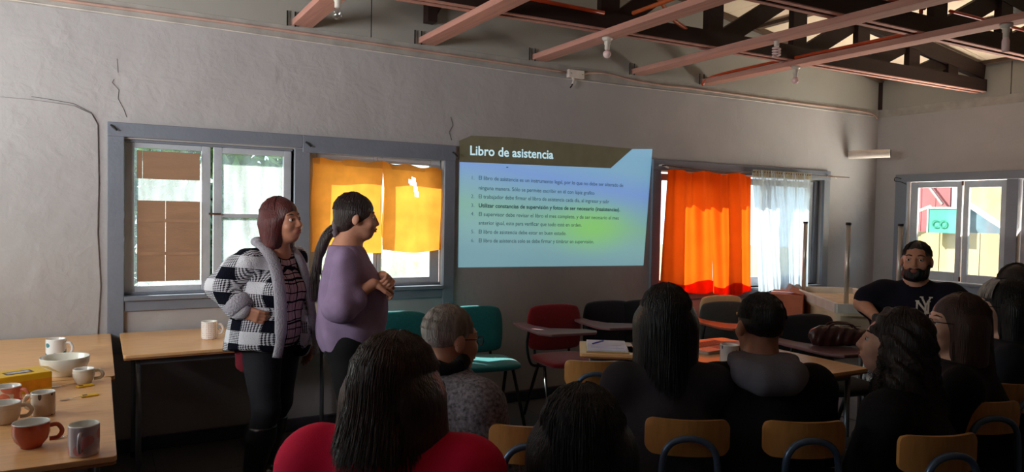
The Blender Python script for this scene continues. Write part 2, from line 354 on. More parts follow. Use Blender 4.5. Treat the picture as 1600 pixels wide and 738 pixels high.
# ceiling boards with battens
ceil = sroot('ceiling')
for s in (-1, 1):
    for k in range(6):
        y0 = .12-k*1.23; y1 = y0-1.225
        for x0, x1 in ((0, 2.35), (2.355, 4.7)):
            X0, X1 = (-x0, -x1) if s == 1 else (-9.4+x0, -9.4+x1)
            z0, z1 = 2.98+.143*x0, 2.98+.143*x1
            build('panel', MB().add([(X0, y0, z0), (X1, y0, z1), (X1, y1, z1), (X0, y1, z0), (X0, y0, z0+.02), (X1, y0, z1+.02), (X1, y1, z1+.02), (X0, y1, z0+.02)], [(0, 1, 2, 3), (7, 6, 5, 4), (0, 4, 5, 1), (1, 5, 6, 2), (2, 6, 7, 3), (3, 7, 4, 0)]), M_cream, ceil)
M_bat = wood('brown_ceiling_batten', (92, 72, 58), rough=.7)
for x in (-.03, -1.0, -1.95, -2.9, -3.85, -4.7, -5.6, -6.5, -7.5, -8.5): build('batten', MB().box((x-.03, YF, ZR(x)-.03), (x+.03, -.0, ZR(x)+.0)), M_bat, ceil)
build('batten', MB().bar((0, -.035, 2.955), (-4.7, -.035, 3.627), .05, .04), M_bat, ceil); build('batten', MB().bar((-9.4, -.035, 2.955), (-4.7, -.035, 3.627), .05, .04), M_bat, ceil)
struct(build('roof_sheet', MB().prism([(.9, 2.86), (.9, 2.92), (-4.7, 3.74), (-10.3, 2.92), (-10.3, 2.86), (-4.7, 3.68)], YF-.4, .5, Matrix(((1, 0, 0, 0), (0, 0, 1, 0), (0, 1, 0, 0), (0, 0, 0, 1)))), mat('roof_metal', (120, 110, 105))))
struct(build('porch_eave', MB().box((-9.4, .12, 2.70), (.3, .80, 2.76)), MC['roof_metal']))

# trusses: twin bottom chord boards, top chord, posts and diagonals
def truss(label, xa, ya, xb, yb, posts, zb=2.70, w=.15):
    t = thing('roof_truss', label, 'roof truss'); L = math.hypot(xb-xa, yb-ya); dx = ((xb-xa)/L, (yb-ya)/L); n = (-dx[1], dx[0])
    P = lambda x, z, o=0: (x+n[0]*o, ya+(x-xa)*dx[1]/dx[0]+n[1]*o, z)
    for o in (-.034, .034):
        build('bottom_chord', MB().bar(P(xa, zb+.055, o), P(xb, zb+.055, o), .035, .11), M_dark, t)
    for o in (-.034, .034): build('edge_strip', MB().bar(P(xa, zb-.003, o), P(xb, zb-.003, o), .035, .008), M_pine, t)
    for x0, x1 in ((-4.7, xb), (xa, -4.7)):
        if x1-x0 > .3: build('top_chord', MB().bar(P(x0, ZR(x0)-.10), P(x1, ZR(x1)-.10), .06, .13), M_dark, t)
    for i, x in enumerate(posts):
        build('post', MB().bar(P(x, zb+.03), P(x, ZR(x)-.08), w, .05, up=n+(0,)), M_dark, t)
        if i+1 < len(posts):
            q = posts[i+1]; a, b = (x+.07, q-.05) 
            za, zb2 = zb+.06, ZR(b)-.12
            build('diagonal', MB().bar(P(a, za, .02), P(b, zb2, .02), .135, .045, up=n+(0,)), M_dark, t)
    return t
truss('dark brown roof truss nearer the projected wall', -9.35, -.70, -.02, -1.05, [-8.1, -7.2, -6.25, -5.3, -4.33, -3.40, -2.52, -1.76, -1.08, -.51])
truss('dark brown roof truss nearer the camera', -9.35, -1.80, -.02, -2.04, [-8.0, -7.1, -6.1, -5.1, -4.15, -3.25, -2.40, -1.60, -.9, -.4])
build('chord_stub', MB().box((-5.30, -.10, 2.80), (-5.23, -.012, 3.3)).prism([(-5.24, 2.83), (-5.14, 3.0), (-5.24, 3.0)], -.09, -.03, Matrix(((1, 0, 0, 0), (0, 0, 1, 0), (0, 1, 0, 0), (0, 0, 0, 1)))), M_dark, g)
# pale tie beams lying on the wall plate
bolt_m = mat('black_iron', (24, 22, 22), rough=.5)
names = {-7.95: 'pinkish timber tie beam furthest left, mostly out of frame', -6.99: 'pinkish timber tie beam second from the left', -6.08: 'pinkish timber tie beam above the paired windows, with clear bulb', -5.203: 'pinkish timber tie beam above the right end of the orange blind',
         -4.26: 'pinkish timber tie beam carrying the round bulb above the slide', -3.28: 'pinkish timber tie beam above the orange curtain without conduit', -2.485: 'pinkish timber tie beam with orange conduit and two bulbs', -1.5: 'pinkish timber tie beam furthest right'}
for x, lb in names.items():
    if x < -6.5 or x > -2: continue
    t = thing('tie_beam', lb, 'beam', (x, 0, 2.655), 0, 'tie beams across the room')
    build('timber', MB().box((-.13, -6.9, 0), (0, -.01, .042)), M_pine, t, bevel=.003, seg=1)
    for bx in (-.165, -.115): build('bolt', MB().tube([(bx, -.03, -.01), (bx, -.03, .085)], .006, 6), bolt_m, t)
# conduits and cables
M_or = mat('orange_conduit', (196, 72, 34), rough=.35); M_wire = mat('white_cable', (205, 198, 190), rough=.5); M_cop = mat('painted_conduit', (182, 150, 138), rough=.4)
def pipe(name, pts, r, m, label, sm=True): return tag(build(name, MB().tube(smoothpts(pts, 5) if sm else pts, r, 8), m, smooth=True), label, 'conduit' if 'conduit' in name else 'cable')
pipe('conduit', [(-9.3, -.018, 2.60), (-7.8, -.018, 2.607), (-6.4, -.018, 2.612), (-5.2, -.018, 2.602), (-4.08, -.018, 2.592)], .010, M_cop, 'pale reddish conduit along the top of the wall left of the junction box')
pipe('cable', [(-3.92, -.02, 2.60), (-3.7, -.02, 2.625), (-3.4, -.02, 2.60), (-3.05, -.02, 2.592), (-2.7, -.02, 2.60), (-1.4, -.02, 2.60), (-.25, -.02, 2.605), (-.05, -.02, 2.55)], .009, M_cop, 'pale cable from the junction box to the room corner')
pipe('cable', [(-9.3, -.008, 2.585), (-6.4, -.008, 2.567), (-4.1, -.008, 2.545), (-2, -.008, 2.57), (-.02, -.008, 2.575)], .004, M_wire, 'thin white wire along the top of the plaster')
pipe('conduit', [(-2.62, -.03, 2.64), (-2.60, -.12, 2.70), (-2.60, -.6, 2.715), (-2.60, -1.85, 2.715), (-2.59, -1.93, 2.74), (-2.57, -1.97, 2.86), (-2.75, -1.98, 2.87), (-4.6, -1.93, 2.86)], .012, M_or, 'orange conduit running along the tie beam with two bulbs')
pipe('conduit', [(-6.6, -.87, 2.80), (-5.3, -.93, 2.80), (-4.42, -.96, 2.79)], .013, M_or, 'orange conduit along the bottom of the far truss')
pipe('conduit', [(-2.5, -2.12, 2.83), (-2.1, -2.13, 2.83), (-1.4, -2.14, 2.83), (-.3, -2.15, 2.83)], .011, M_or, 'orange conduit along the near truss at the right')
pipe('conduit', [(-2.58, -2.15, 2.88), (-2.56, -2.4, 2.86), (-2.55, -2.62, 2.86), (-2.54, -2.68, 2.82), (-2.54, -2.69, 2.71)], .012, M_or, 'orange conduit bent down to the bulb at the right edge')
pipe('conduit', [(-4.55, -1.35, 3.12), (-4.3, -1.2, 2.98), (-3.85, -1.0, 2.82), (-3.62, -.93, 2.78)], .014, mat('rusty_orange_conduit', (190, 96, 52), rough=.5), 'rusty orange conduit sloping down to the far truss', False)
pipe('conduit', [(-4.33, -1.15, 2.76), (-4.33, -1.7, 2.76), (-4.33, -3.2, 2.76)], .014, MC['rusty_orange_conduit'], 'rusty orange conduit on top of the beam with the round bulb', False)
# junction box
t = thing('junction_box', 'white square junction box high on the wall above the slide', 'junction box', (-3.99, -.0, 2.585))
build('box_cover', MB().box((-.075, -.045, -.033), (.075, -.006, .033)), mat('cream_plastic', (214, 204, 196), rough=.4), t, bevel=.005)
for sx in (-.055, .055): build('screw', MB().lathe([(0, 0), (.005, 0), (.005, .003), (0, .003)], 8, (sx, -.047, 0)), bolt_m, t)
build('cable_stub', MB().tube(smoothpts([(-.03, -.03, -.03), (-.03, -.045, -.055), (-.045, -.05, -.085)], 4), .009, 8), M_wire, t, smooth=True)
build('bare_wire', MB().tube(smoothpts([(-.045, -.05, -.085), (-.05, -.05, -.10), (-.06, -.04, -.115)], 4), .006, 6), bolt_m, t, smooth=True)
# bulbs
M_hold = mat('white_lampholder', (206, 200, 190), rough=.35); M_bulb = mat('milky_bulb', (250, 226, 226), rough=.15, var=.02, spec=.6, trans=.15); M_clear = glass('clear_bulb_glass', (.95, .95, .95), .15)
def bulb(x, y, z, kind, label):
    t = thing('light_bulb', label, 'light bulb', (x, y, z), 0, 'ceiling light bulbs')
    build('rose', MB().lathe([(0, 0), (.036, 0), (.036, -.010), (.028, -.022), (.022, -.024), (0, -.024)], 20), M_hold, t, smooth=True)
    build('holder', MB().lathe([(.020, -.024), (.021, -.045), (.017, -.05), (.017, -.078), (.013, -.082), (0, -.082)], 20), M_hold, t, smooth=True)
    if kind == 'globe': build('globe', MB().lathe([(.012, -.080), (.015, -.088)]+[(.0275*math.sin(a), -.110+.0275*math.cos(a)) for a in np.linspace(.6, PI, 9)], 20), M_bulb, t, smooth=True)
    if kind == 'stick': build('tube_bulb', MB().lathe([(.016, -.080), (.021, -.10), (.021, -.155), (.016, -.165), (0, -.168)], 18), M_bulb, t, smooth=True)
    if kind == 'clear': build('globe', MB().lathe([(.012, -.080), (.02, -.095), (.03, -.118), (.022, -.14), (0, -.147)], 20), M_clear, t, smooth=True)
    if kind == 'spiral':
        pts = [(.024*math.cos(a), .024*math.sin(a), -.085-.01*a/PI*.9) for a in np.linspace(0, 7*PI, 70)]
        build('spiral_tube', MB().tube(pts, .0065, 6), M_bulb, t, smooth=True)
bulb(-4.335, -.89, 2.655, 'globe', 'round milky bulb hanging above the projected slide'); bulb(-2.56, -.98, 2.655, 'globe', 'round milky bulb on the beam above the sheer curtain')
bulb(-2.56, -2.49, 2.655, 'stick', 'tall tube-shaped bulb near the right edge of the ceiling'); bulb(-6.16, -.86, 2.655, 'clear', 'clear glass bulb above the paired windows'); bulb(-3.34, -1.45, 2.70, 'spiral', 'spiral bulb at the top edge of the photo')
# white pipe stub in the corner
t = thing('pipe_stub', 'short white plastic pipe sticking out near the room corner', 'pipe', (-.42, -.20, 2.14))
build('pipe', MB().tube([(-.09, .18, 0), (.085, -.165, .004)], .043, 24), mat('white_pvc', (214, 204, 196), rough=.35), t, smooth=False, bevel=.002)
build('opening', MB().tube([(.0845, -.164, .004), (.0865, -.168, .004)], .037, 24), bolt_m, t)

# ------------------------------------------------------------------ windows
G_clear = glass('window_glass'); G_haze = glass('dirty_hazed_window_glass', haze=.12)  # dirt film plus added bluish haze that washes out the bright view
XZ = Matrix(((1, 0, 0, 0), (0, 0, 1, 0), (0, 1, 0, 0), (0, 0, 0, 1)))      # prism drawn in x,z; depth = y
YZ = Matrix(((0, 0, 1, 0), (1, 0, 0, 0), (0, 1, 0, 0), (0, 0, 0, 1)))      # prism drawn in y,z; depth = x
def sash(parent, a0, a1, z0, z1, gl, d0, axis='x', muntin=(), gm=G_clear, th=.035):
    """a wooden sash: outer a0..a1 x z0..z1, glass rect gl=(a0,a1,z0,z1), at depth d0"""
    def bx(mb, a, b, c, d, e0, e1):
        return mb.box((a, e0, c), (b, e1, d)) if axis == 'x' else mb.box((e0, a, c), (e1, b, d))
    f = MB(); bx(f, a0, gl[0], z0, z1, d0, d0+th); bx(f, gl[1], a1, z0, z1, d0, d0+th); bx(f, gl[0], gl[1], z0, gl[2], d0, d0+th); bx(f, gl[0], gl[1], gl[3], z1, d0, d0+th)
    s = build('sash', f, M_sash, parent, bevel=.003, seg=1)
    for z in muntin: m = MB(); bx(m, gl[0]-.002, gl[1]+.002, z-.012, z+.012, d0+.004, d0+th-.004); build('muntin', m, M_sash, s)
    zs = [gl[2]]+list(muntin)+[gl[3]]
    for i in range(len(zs)-1): m = MB(); bx(m, gl[0]-.003, gl[1]+.003, zs[i], zs[i+1], d0+.016, d0+.019); build('pane', m, gm, s)
    return s
w1 = sroot('window_1'); w2 = sroot('window_2')
tr = lambda n, a, b, par: build(n, MB().box(a, b), M_trim, par, bevel=.004, seg=2)
tr('head_casing', (-7.255, -.03, 1.868), (-6.14, .0, 1.950), w1); tr('head_casing', (-6.14, -.03, 1.838), (-5.035, .0, 1.950), w2)
tr('side_casing', (-7.255, -.028, .60), (-7.168, 0, 1.869), w1); tr('mullion_post', (-6.19, -.026, .93), (-6.09, .10, 1.86), w1); tr('side_casing', (-5.12, -.028, .62), (-5.035, 0, 1.839), w2)
for w, a, b in ((w1, -7.168, -6.19), (w2, -6.09, -5.12)):
    tr('sill', (a, -.04, .905), (b, .13, .932), w); tr('apron', (a, -.018, .842), (b, 0, .905), w)
    for z0, z1 in ((.932, .95),): tr('frame_rail', (a, .03, z0), (b, .11, z1), w)
    tr('frame_rail', (a, .03, 1.845), (b, .11, 1.862), w)
sash(w1, -7.165, -6.690, .940, 1.845, (-7.112, -6.742, .985, 1.815), .045, gm=G_haze)
sash(w1, -6.672, -6.195, .940, 1.845, (-6.622, -6.245, .995, 1.808), .045, muntin=(1.415,), gm=G_haze)
build('latch', MB().box((-6.70, .03, 1.42), (-6.63, .045, 1.432)), mat('rusty_iron', (92, 60, 44), rough=.8, var=.3), w1)
sash(w2, -6.085, -5.60, .940, 1.845, (-6.03, -5.63, .99, 1.80), .045, gm=G_haze); sash(w2, -5.598, -5.125, .940, 1.845, (-5.57, -5.20, .99, 1.80), .045, gm=G_haze)
for x, z in ((-7.235, 1.93), (-6.12, 1.905), (-5.06, 1.90)):
    tag(build('wire_hook', MB().tube(smoothpts([(x, -.03, z), (x+.01, -.045, z-.012), (x+.03, -.05, z-.03)], 4), .006, 6), bolt_m, smooth=True),
        {-7.235: 'bent iron hook at the left end of the paired window casing', -6.12: 'bent iron hook above the post between the paired windows', -5.06: 'bent iron hook at the right end of the paired window casing'}[x], 'hook')
w3 = sroot('window_3')
tr('head_casing', (-3.16, -.03, 1.862), (-.80, 0, 1.955), w3); tr('side_casing', (-3.16, -.028, .70), (-3.068, 0, 1.863), w3); tr('side_casing', (-.893, -.028, .70), (-.80, 0, 1.863), w3)
tr('sill', (-3.068, -.04, .775), (-.893, .13, .80), w3); tr('apron', (-3.068, -.018, .72), (-.893, 0, .775), w3)
for a, b in ((-3.05, -2.36), (-2.34, -1.66), (-1.64, -.97)): sash(w3, a, b, .805, 1.84, (a+.055, b-.055, .895, 1.78), .045)
tr('inner_post', (-.965, .03, .805), (-.893, .11, 1.85), w3)
w4 = sroot('window_4')
tr2 = lambda n, a, b: build(n, MB().box(a, b), M_trim, w4, bevel=.004, seg=2)
tr2('head_casing', (-.03, -2.50, 1.865), (0, -.235, 1.945)); tr2('side_casing', (-.028, -.362, .78), (0, -.235, 1.866)); tr2('mullion_post', (-.026, -1.405, .78), (.11, -1.305, 1.87))
tr2('sill', (-.04, -2.45, .838), (.13, -.362, .865)); tr2('apron', (-.018, -2.45, .76), (0, -.362, .838))
sash(w4, -.888, -.375, .87, 1.862, (-.840, -.452, .96, 1.803), .02, 'y'); sash(w4, -1.30, -.905, .87, 1.862, (-1.24, -.955, .95, 1.795), .02, 'y')
sash(w4, -2.39, -1.42, .87, 1.862, (-2.33, -1.48, .95, 1.80), .02, 'y', gm=glass('near_black_glass', (.04, .04, .05), .05))  # panes tinted nearly black to keep this opening dark
for z in (1.84, .90): build('hinge', MB().box((.006, -.902, z-.022), (.022, -.890, z+.022)), MC['rusty_iron'], w4)
tag(build('wire_hook', MB().tube(smoothpts([(-.03, -.30, 1.90), (-.05, -.25, 1.915), (-.04, -.235, 1.88), (-.05, -.30, 1.87), (-.035, -.36, 1.84)], 5), .004, 6), bolt_m, smooth=True), 'twisted wire at the left end of the right-hand wall window', 'hook')
for n, y0, y1, z0, z1 in ((5, -1.6, -.3, 1.3, 2.2), (6, -3.2, -2.0, 1.55, 2.35)):  # unseen left-wall openings, each sized to its fill lamp
    w = sroot('window_%d' % n); f = MB()
    for a, b, c, d in ((y0, y0+.05, z0, z1), (y1-.05, y1, z0, z1), (y0, y1, z0, z0+.05), (y0, y1, z1-.05, z1), ((y0+y1)/2-.025, (y0+y1)/2+.025, z0, z1)): f.box((XL-.06, a, c), (XL-.02, b, d))
    build('sash', f, M_sash, w)

# ------------------------------------------------------------------ cardboard, blind, curtains
M_card = mat('brown_cardboard', (166, 132, 106), rough=.85, var=.08, scale=4, stretch=(1, 1, 5), bump=.12, bscale=30, trans=.16)
M_tape = mat('clear_packing_tape', (168, 134, 108), rough=.2, spec=.8)
def card(x0, x1, z0, z1, label, joints=(), tapes=()):
    t = thing('cardboard_sheet', label, 'cardboard', ((x0+x1)/2, .03, z0)); cx = (x0+x1)/2
    xs = [x0]+list(joints)+[x1]
    for i in range(len(xs)-1): build('flap', MB().box((xs[i]-cx+.0015, -.002+.002*i, 0), (xs[i+1]-cx-.0015, .002+.002*i, z1-z0)), M_card, t)
    for z in tapes: build('tape', MB().box((x0-cx+.004, -.0045, z-z0), (x1-cx-.004, -.0028, z-z0+.02)), M_tape, t)
card(-7.102, -6.752, 1.630, 1.797, 'small brown cardboard sheet in the top of the left window sash', joints=(-7.07,))
card(-7.100, -6.750, 1.012, 1.50, 'tall brown taped cardboard covering the lower left window sash', joints=(-6.945,), tapes=(1.17, 1.37))
def sheet(name, nx, nz, fn, m, parent=None, hole=None, th=0):
    v = [fn(i/nx, j/nz) for j in range(nz+1) for i in range(nx+1)]; f = []
    for j in range(nz):
        for i in range(nx):
            if hole and hole((i+.5)/nx, (j+.5)/nz): continue
            f.append((j*(nx+1)+i, j*(nx+1)+i+1, (j+1)*(nx+1)+i+1, (j+1)*(nx+1)+i))
    o = build(name, MB().add(v, f), m, parent, smooth=True)
    if th: s = o.modifiers.new('thick', 'SOLIDIFY'); s.thickness = th
    return o
M_blind = cloth('orange_felt', (240, 148, 56), trans=.55, var=.16, scale=7)
lerp = lambda a, b, t: a+(b-a)*t
bl = thing('orange_blind', 'orange felt cloth pinned flat over the upper second window', 'blind', (-5.6, -.012, 1.2))
def inhole(u, v): 
    x = u*.47; z = v*.62
    return (abs(x-.255-.012*math.sin(z*20)) < .016 and .40 < z < .535) or (abs(z-.50) < .022-.05*(.26-x) and .20 < x < .26)
def panel(x0, x1, sd, hole=None):
    def fn(u, v):
        x = lerp(x0, x1, u)+.006*math.sin(v*9+sd)*(1 if u in (0, 1) else .5)
        z = lerp(-.018+.012*math.sin(u*5+sd), .603+(-.03*u if sd > 1 else .0)+.008*math.sin(u*14+sd), v); y = -.004+.006*math.sin(u*7+v*3+sd)
        return (x+5.6, y, z)
    return sheet('cloth_panel', 60, 60, fn, M_blind, bl, hole)
panel(-6.075, -5.592, 0); panel(-5.585, -5.140, 2, inhole)
build('plastic_strip', MB().add([(-.47, -.006, .57), (.45, -.006, .545), (.45, -.008, .60), (-.47, -.008, .63)], [(0, 1, 2, 3)]), glass('clear_plastic', (.95, .95, .95), .25), bl)
M_oc = cloth('orange_curtain_cloth', (255, 84, 14), trans=.60, var=.10, scale=5); M_hem = cloth('orange_hem_cloth', (226, 58, 12), trans=.45)
cu = thing('orange_curtain', 'bright orange curtain hanging over the third window', 'curtain', (-2.55, -.09, .75))
def ocf(x0t, x1t, x0b, x1b, sd, zb, zt=1.862):
    def fn(u, v):
        x = lerp(lerp(x0b, x1b, u), lerp(x0t, x1t, u), v)+2.55
        f = math.sin(u*13+sd)*.6+math.sin(u*29+sd*2+v*1.5)*.4
        y = f*(.018+.012*v)-.02*(1-v); z = lerp(zb+.02*math.sin(u*6+sd)*1, zt+.012*math.sin(u*9+sd), v)-.75
        return (x, y, z)
    return fn
sheet('cloth_panel', 70, 50, ocf(-3.04, -2.555, -3.13, -2.50, 0, .80), M_oc, cu); sheet('cloth_panel', 60, 50, ocf(-2.56, -2.02, -2.49, -2.00, 2.1, .76), M_oc, cu)
def hemf(x0, x1, sd, zb):
    g0 = ocf(0, 0, x0, x1, sd, zb)
    def fn(u, v):
        f = math.sin(u*13+sd)*.6+math.sin(u*29+sd*2)*.4
        return (lerp(x0, x1, u)+2.55, f*.018-.02-.004, lerp(zb+.02*math.sin(u*6+sd), zb+.085+.02*math.sin(u*8+sd+1), v)-.75)
    return fn
sheet('hem', 60, 4, hemf(-3.13, -2.50, 0, .797), M_hem, cu); sheet('hem', 60, 4, hemf(-2.49, -2.00, 2.1, .757), M_hem, cu)
M_sheer = cloth('white_sheer_cloth', (222, 230, 240), trans=.45, thru=.16, var=.03)
wc = thing('sheer_curtain', 'white sheer pleated curtain beside the orange curtain', 'curtain', (-1.6, -.09, .75))
def scf(u, v):
    x = lerp(lerp(-1.87, -1.13, u), lerp(-2.0, -1.20, u), v)
    if v < .8: x += (1-v)*.05*math.sin(u*5)
    y = (.014*math.sin(u*150)*max(.25, (v-.55)*2.2)+.012*math.sin(u*33+1)); return (x+1.6, y, lerp(-.0+.02*math.sin(u*9), 1.155, v))
sheet('cloth_panel', 220, 40, scf, M_sheer, wc)
sheet('header_tape', 220, 2, lambda u, v: (lerp(-2.0, -1.20, u)+1.6, .014*math.sin(u*150)-.004, lerp(1.10, 1.165, v)), cloth('white_header_tape', (214, 206, 186), trans=.35), wc)
M_rod = mat('brown_wire_rod', (84, 58, 40), rough=.5, metal=.4)
rod = tag(build('curtain_rod', MB().tube(smoothpts([(-3.11, -.085, 1.90), (-2.5, -.10, 1.875), (-1.9, -.095, 1.895), (-1.2, -.10, 1.895), (-.63, -.12, 1.895)], 5), .005, 6), M_rod, smooth=True), 'thin brown wire rod carrying the orange and sheer curtains', 'curtain rod')
for x, lb in ((-3.1, 'left'), (-.86, 'right')):
    tag(build('rod_bracket', MB().tube([(x, -.0, 1.90), (x+.01, -.07, 1.905), (x+.05, -.10, 1.88)], .008, 6), M_hold, smooth=True), 'small white bracket at the %s end of the curtain rod' % lb, 'bracket')

# ------------------------------------------------------------------ the projected slide: its light painted as glowing flat sheets
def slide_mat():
    m = bpy.data.materials.new('painted_slide_light'); m.use_nodes = True; N = m.node_tree.nodes; L = m.node_tree.links; b = N['Principled BSDF']
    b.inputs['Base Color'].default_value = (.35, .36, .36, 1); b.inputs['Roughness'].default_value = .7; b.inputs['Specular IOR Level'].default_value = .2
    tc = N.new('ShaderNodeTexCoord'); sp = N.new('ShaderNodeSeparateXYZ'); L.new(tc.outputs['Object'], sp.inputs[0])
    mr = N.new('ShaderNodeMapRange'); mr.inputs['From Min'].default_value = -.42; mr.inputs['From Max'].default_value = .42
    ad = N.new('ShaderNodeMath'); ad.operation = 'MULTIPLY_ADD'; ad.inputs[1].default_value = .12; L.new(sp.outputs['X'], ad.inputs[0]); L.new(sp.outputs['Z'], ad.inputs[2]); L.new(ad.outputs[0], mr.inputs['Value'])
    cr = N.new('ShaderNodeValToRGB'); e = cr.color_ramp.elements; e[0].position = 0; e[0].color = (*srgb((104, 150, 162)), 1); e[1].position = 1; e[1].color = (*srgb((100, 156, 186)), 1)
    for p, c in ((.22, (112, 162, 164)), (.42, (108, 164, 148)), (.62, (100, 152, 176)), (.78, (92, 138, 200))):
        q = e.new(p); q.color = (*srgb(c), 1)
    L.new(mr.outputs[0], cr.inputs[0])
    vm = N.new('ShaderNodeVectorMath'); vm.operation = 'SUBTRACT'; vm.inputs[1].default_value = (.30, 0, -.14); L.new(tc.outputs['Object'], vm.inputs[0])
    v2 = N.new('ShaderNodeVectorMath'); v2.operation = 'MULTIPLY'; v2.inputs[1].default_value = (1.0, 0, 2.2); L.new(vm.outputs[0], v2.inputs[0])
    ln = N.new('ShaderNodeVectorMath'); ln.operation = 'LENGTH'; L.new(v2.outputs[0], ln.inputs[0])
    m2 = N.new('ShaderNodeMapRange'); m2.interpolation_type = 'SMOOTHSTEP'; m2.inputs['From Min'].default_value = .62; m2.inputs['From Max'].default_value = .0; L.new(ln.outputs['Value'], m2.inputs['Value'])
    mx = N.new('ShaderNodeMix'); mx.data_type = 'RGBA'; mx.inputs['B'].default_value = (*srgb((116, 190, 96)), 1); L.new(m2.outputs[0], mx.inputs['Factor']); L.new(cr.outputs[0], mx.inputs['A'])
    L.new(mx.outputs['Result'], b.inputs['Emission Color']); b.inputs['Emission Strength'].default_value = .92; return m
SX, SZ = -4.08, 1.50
sl = thing('glowing_slide_sheet', 'glowing sheet painted as the projected slide titled Libro de asistencia on the wall', 'projection', (SX, -.0, SZ))
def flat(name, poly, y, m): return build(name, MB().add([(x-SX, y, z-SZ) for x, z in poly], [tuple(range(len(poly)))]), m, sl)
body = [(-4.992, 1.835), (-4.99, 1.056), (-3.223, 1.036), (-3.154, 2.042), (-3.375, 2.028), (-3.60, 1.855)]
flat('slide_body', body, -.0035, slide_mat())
flat('slide_header', [(-4.998, 1.99), (-4.90, 2.035), (-4.55, 2.045), (-3.38, 2.030), (-3.60, 1.855), (-4.992, 1.835)][::-1], -.0030, mat('painted_header_light', (104, 100, 84), rough=.8, emit=(96, 92, 66), estr=.22))
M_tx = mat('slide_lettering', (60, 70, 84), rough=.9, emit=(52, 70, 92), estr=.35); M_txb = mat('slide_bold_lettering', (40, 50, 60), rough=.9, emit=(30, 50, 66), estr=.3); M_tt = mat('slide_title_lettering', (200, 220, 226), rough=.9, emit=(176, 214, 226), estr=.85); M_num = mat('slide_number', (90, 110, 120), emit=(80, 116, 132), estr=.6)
def line(s, x0, z0, x1, z1, size, m, bold=False, nm='lettering'):
    me = text_mesh(s, size, bold); w = max(v.co.x for v in me.vertices)
    L_ = math.hypot(x1-x0, z1-z0) if x1 is not None else w; a = math.atan2(z1-z0, x1-x0) if x1 is not None else z0*0-.02; k = L_/w
    for v in me.vertices: x, y = v.co.x*k, v.co.y; v.co = (x0-SX+x*math.cos(a)-y*math.sin(a), -.006, z0-SZ+x*math.sin(a)+y*math.cos(a))
    return link(nm, me, m, sl)
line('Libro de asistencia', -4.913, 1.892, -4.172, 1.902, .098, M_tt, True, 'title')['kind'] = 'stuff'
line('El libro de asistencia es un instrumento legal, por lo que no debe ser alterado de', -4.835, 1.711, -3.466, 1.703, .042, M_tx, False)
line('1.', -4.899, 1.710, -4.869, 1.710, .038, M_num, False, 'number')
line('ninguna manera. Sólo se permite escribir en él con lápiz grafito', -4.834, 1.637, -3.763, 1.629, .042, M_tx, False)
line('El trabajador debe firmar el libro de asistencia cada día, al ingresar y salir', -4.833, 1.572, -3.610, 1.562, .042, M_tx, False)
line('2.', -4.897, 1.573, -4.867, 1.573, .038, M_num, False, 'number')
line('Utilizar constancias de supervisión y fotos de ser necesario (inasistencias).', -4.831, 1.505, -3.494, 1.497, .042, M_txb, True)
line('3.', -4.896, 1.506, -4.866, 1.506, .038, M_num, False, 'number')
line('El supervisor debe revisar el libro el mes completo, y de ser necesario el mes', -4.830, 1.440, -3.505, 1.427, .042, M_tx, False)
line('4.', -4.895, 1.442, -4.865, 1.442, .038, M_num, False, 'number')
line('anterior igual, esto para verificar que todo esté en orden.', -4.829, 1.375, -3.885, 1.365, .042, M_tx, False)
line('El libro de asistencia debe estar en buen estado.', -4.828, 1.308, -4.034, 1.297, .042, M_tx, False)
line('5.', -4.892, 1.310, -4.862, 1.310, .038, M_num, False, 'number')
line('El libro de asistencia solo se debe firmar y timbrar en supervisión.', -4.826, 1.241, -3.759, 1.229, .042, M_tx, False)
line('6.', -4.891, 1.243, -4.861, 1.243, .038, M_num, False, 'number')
build('wall_mark', MB().lathe([(0,0),(.008,0),(.008,.004),(0,.004)], 10), bolt_m, sl, loc=(-4.590-SX,-.006,1.813-SZ))

# ------------------------------------------------------------------ outside: garden, neighbour shed
grd = struct(build('garden_ground', MB().box((-30, .18, -.35), (30, 30, -.3)).box((.2, -20, -.35), (30, .18, -.3)), M_soil))
def leaves(name, label, c, r, n, m, ls=.07, sd=0, stem=True):
    g = np.random.default_rng(sd); t = thing(name, label, 'shrub', (c[0], c[1], -.3)); mb = MB()
    for _ in range(n):
        d = g.normal(size=3); d /= np.linalg.norm(d); q = d*np.array(r)*g.uniform(.45, 1)**.5; p = np.array([q[0], q[1], c[2]+.3+q[2]])
        a = g.normal(size=3); a /= np.linalg.norm(a); b = np.cross(a, g.normal(size=3)); b /= np.linalg.norm(b); s = ls*g.uniform(.6, 1.4)
        mb.add([p-a*s, p-b*s*.35, p+a*s, p+b*s*.35+np.cross(a, b)*s*.15], [(0, 1, 2), (0, 2, 3)])
    me = bpy.data.meshes.new('foliage'); me.from_pydata(mb.v, [], mb.f); f = link('foliage', me, m, t); f['kind'] = 'stuff'
    if stem:
        for k in range(5): a = k*1.3; build('stem', MB().tube([(0, 0, 0), (.1*math.cos(a), .1*math.sin(a), c[2]*.6+.2), (r[0]*.5*math.cos(a), r[1]*.5*math.sin(a), c[2]+.3)], [.03, .02, .008], 6), M_bat, t)
    return t
ML = [mat('leaf_green_'+n, c, rough=.5, var=.35, scale=1.5, trans=.16) for n, c in (('fresh', (96, 136, 60)), ('deep', (66, 104, 80)), ('yellowish', (184, 190, 70)), ('reddish', (170, 84, 70)))]
leaves('bush', 'deep green bush outside the left paired window', (-7.0, 2.6, 1.1), (1.0, .5, .9), 3400, ML[1], sd=1); leaves('bush', 'fresh green bush outside between the paired windows', (-5.7, 2.9, 1.0), (.9, .5, .8), 2600, ML[0], sd=2)
leaves('bush', 'low yellowish bush outside the second window', (-5.0, 2.0, .7), (.6, .4, .5), 1200, ML[2], sd=3); leaves('bush', 'reddish flowering bush outside the second window', (-4.7, 2.7, .75), (.45, .3, .4), 700, ML[3], sd=4, ls=.05)
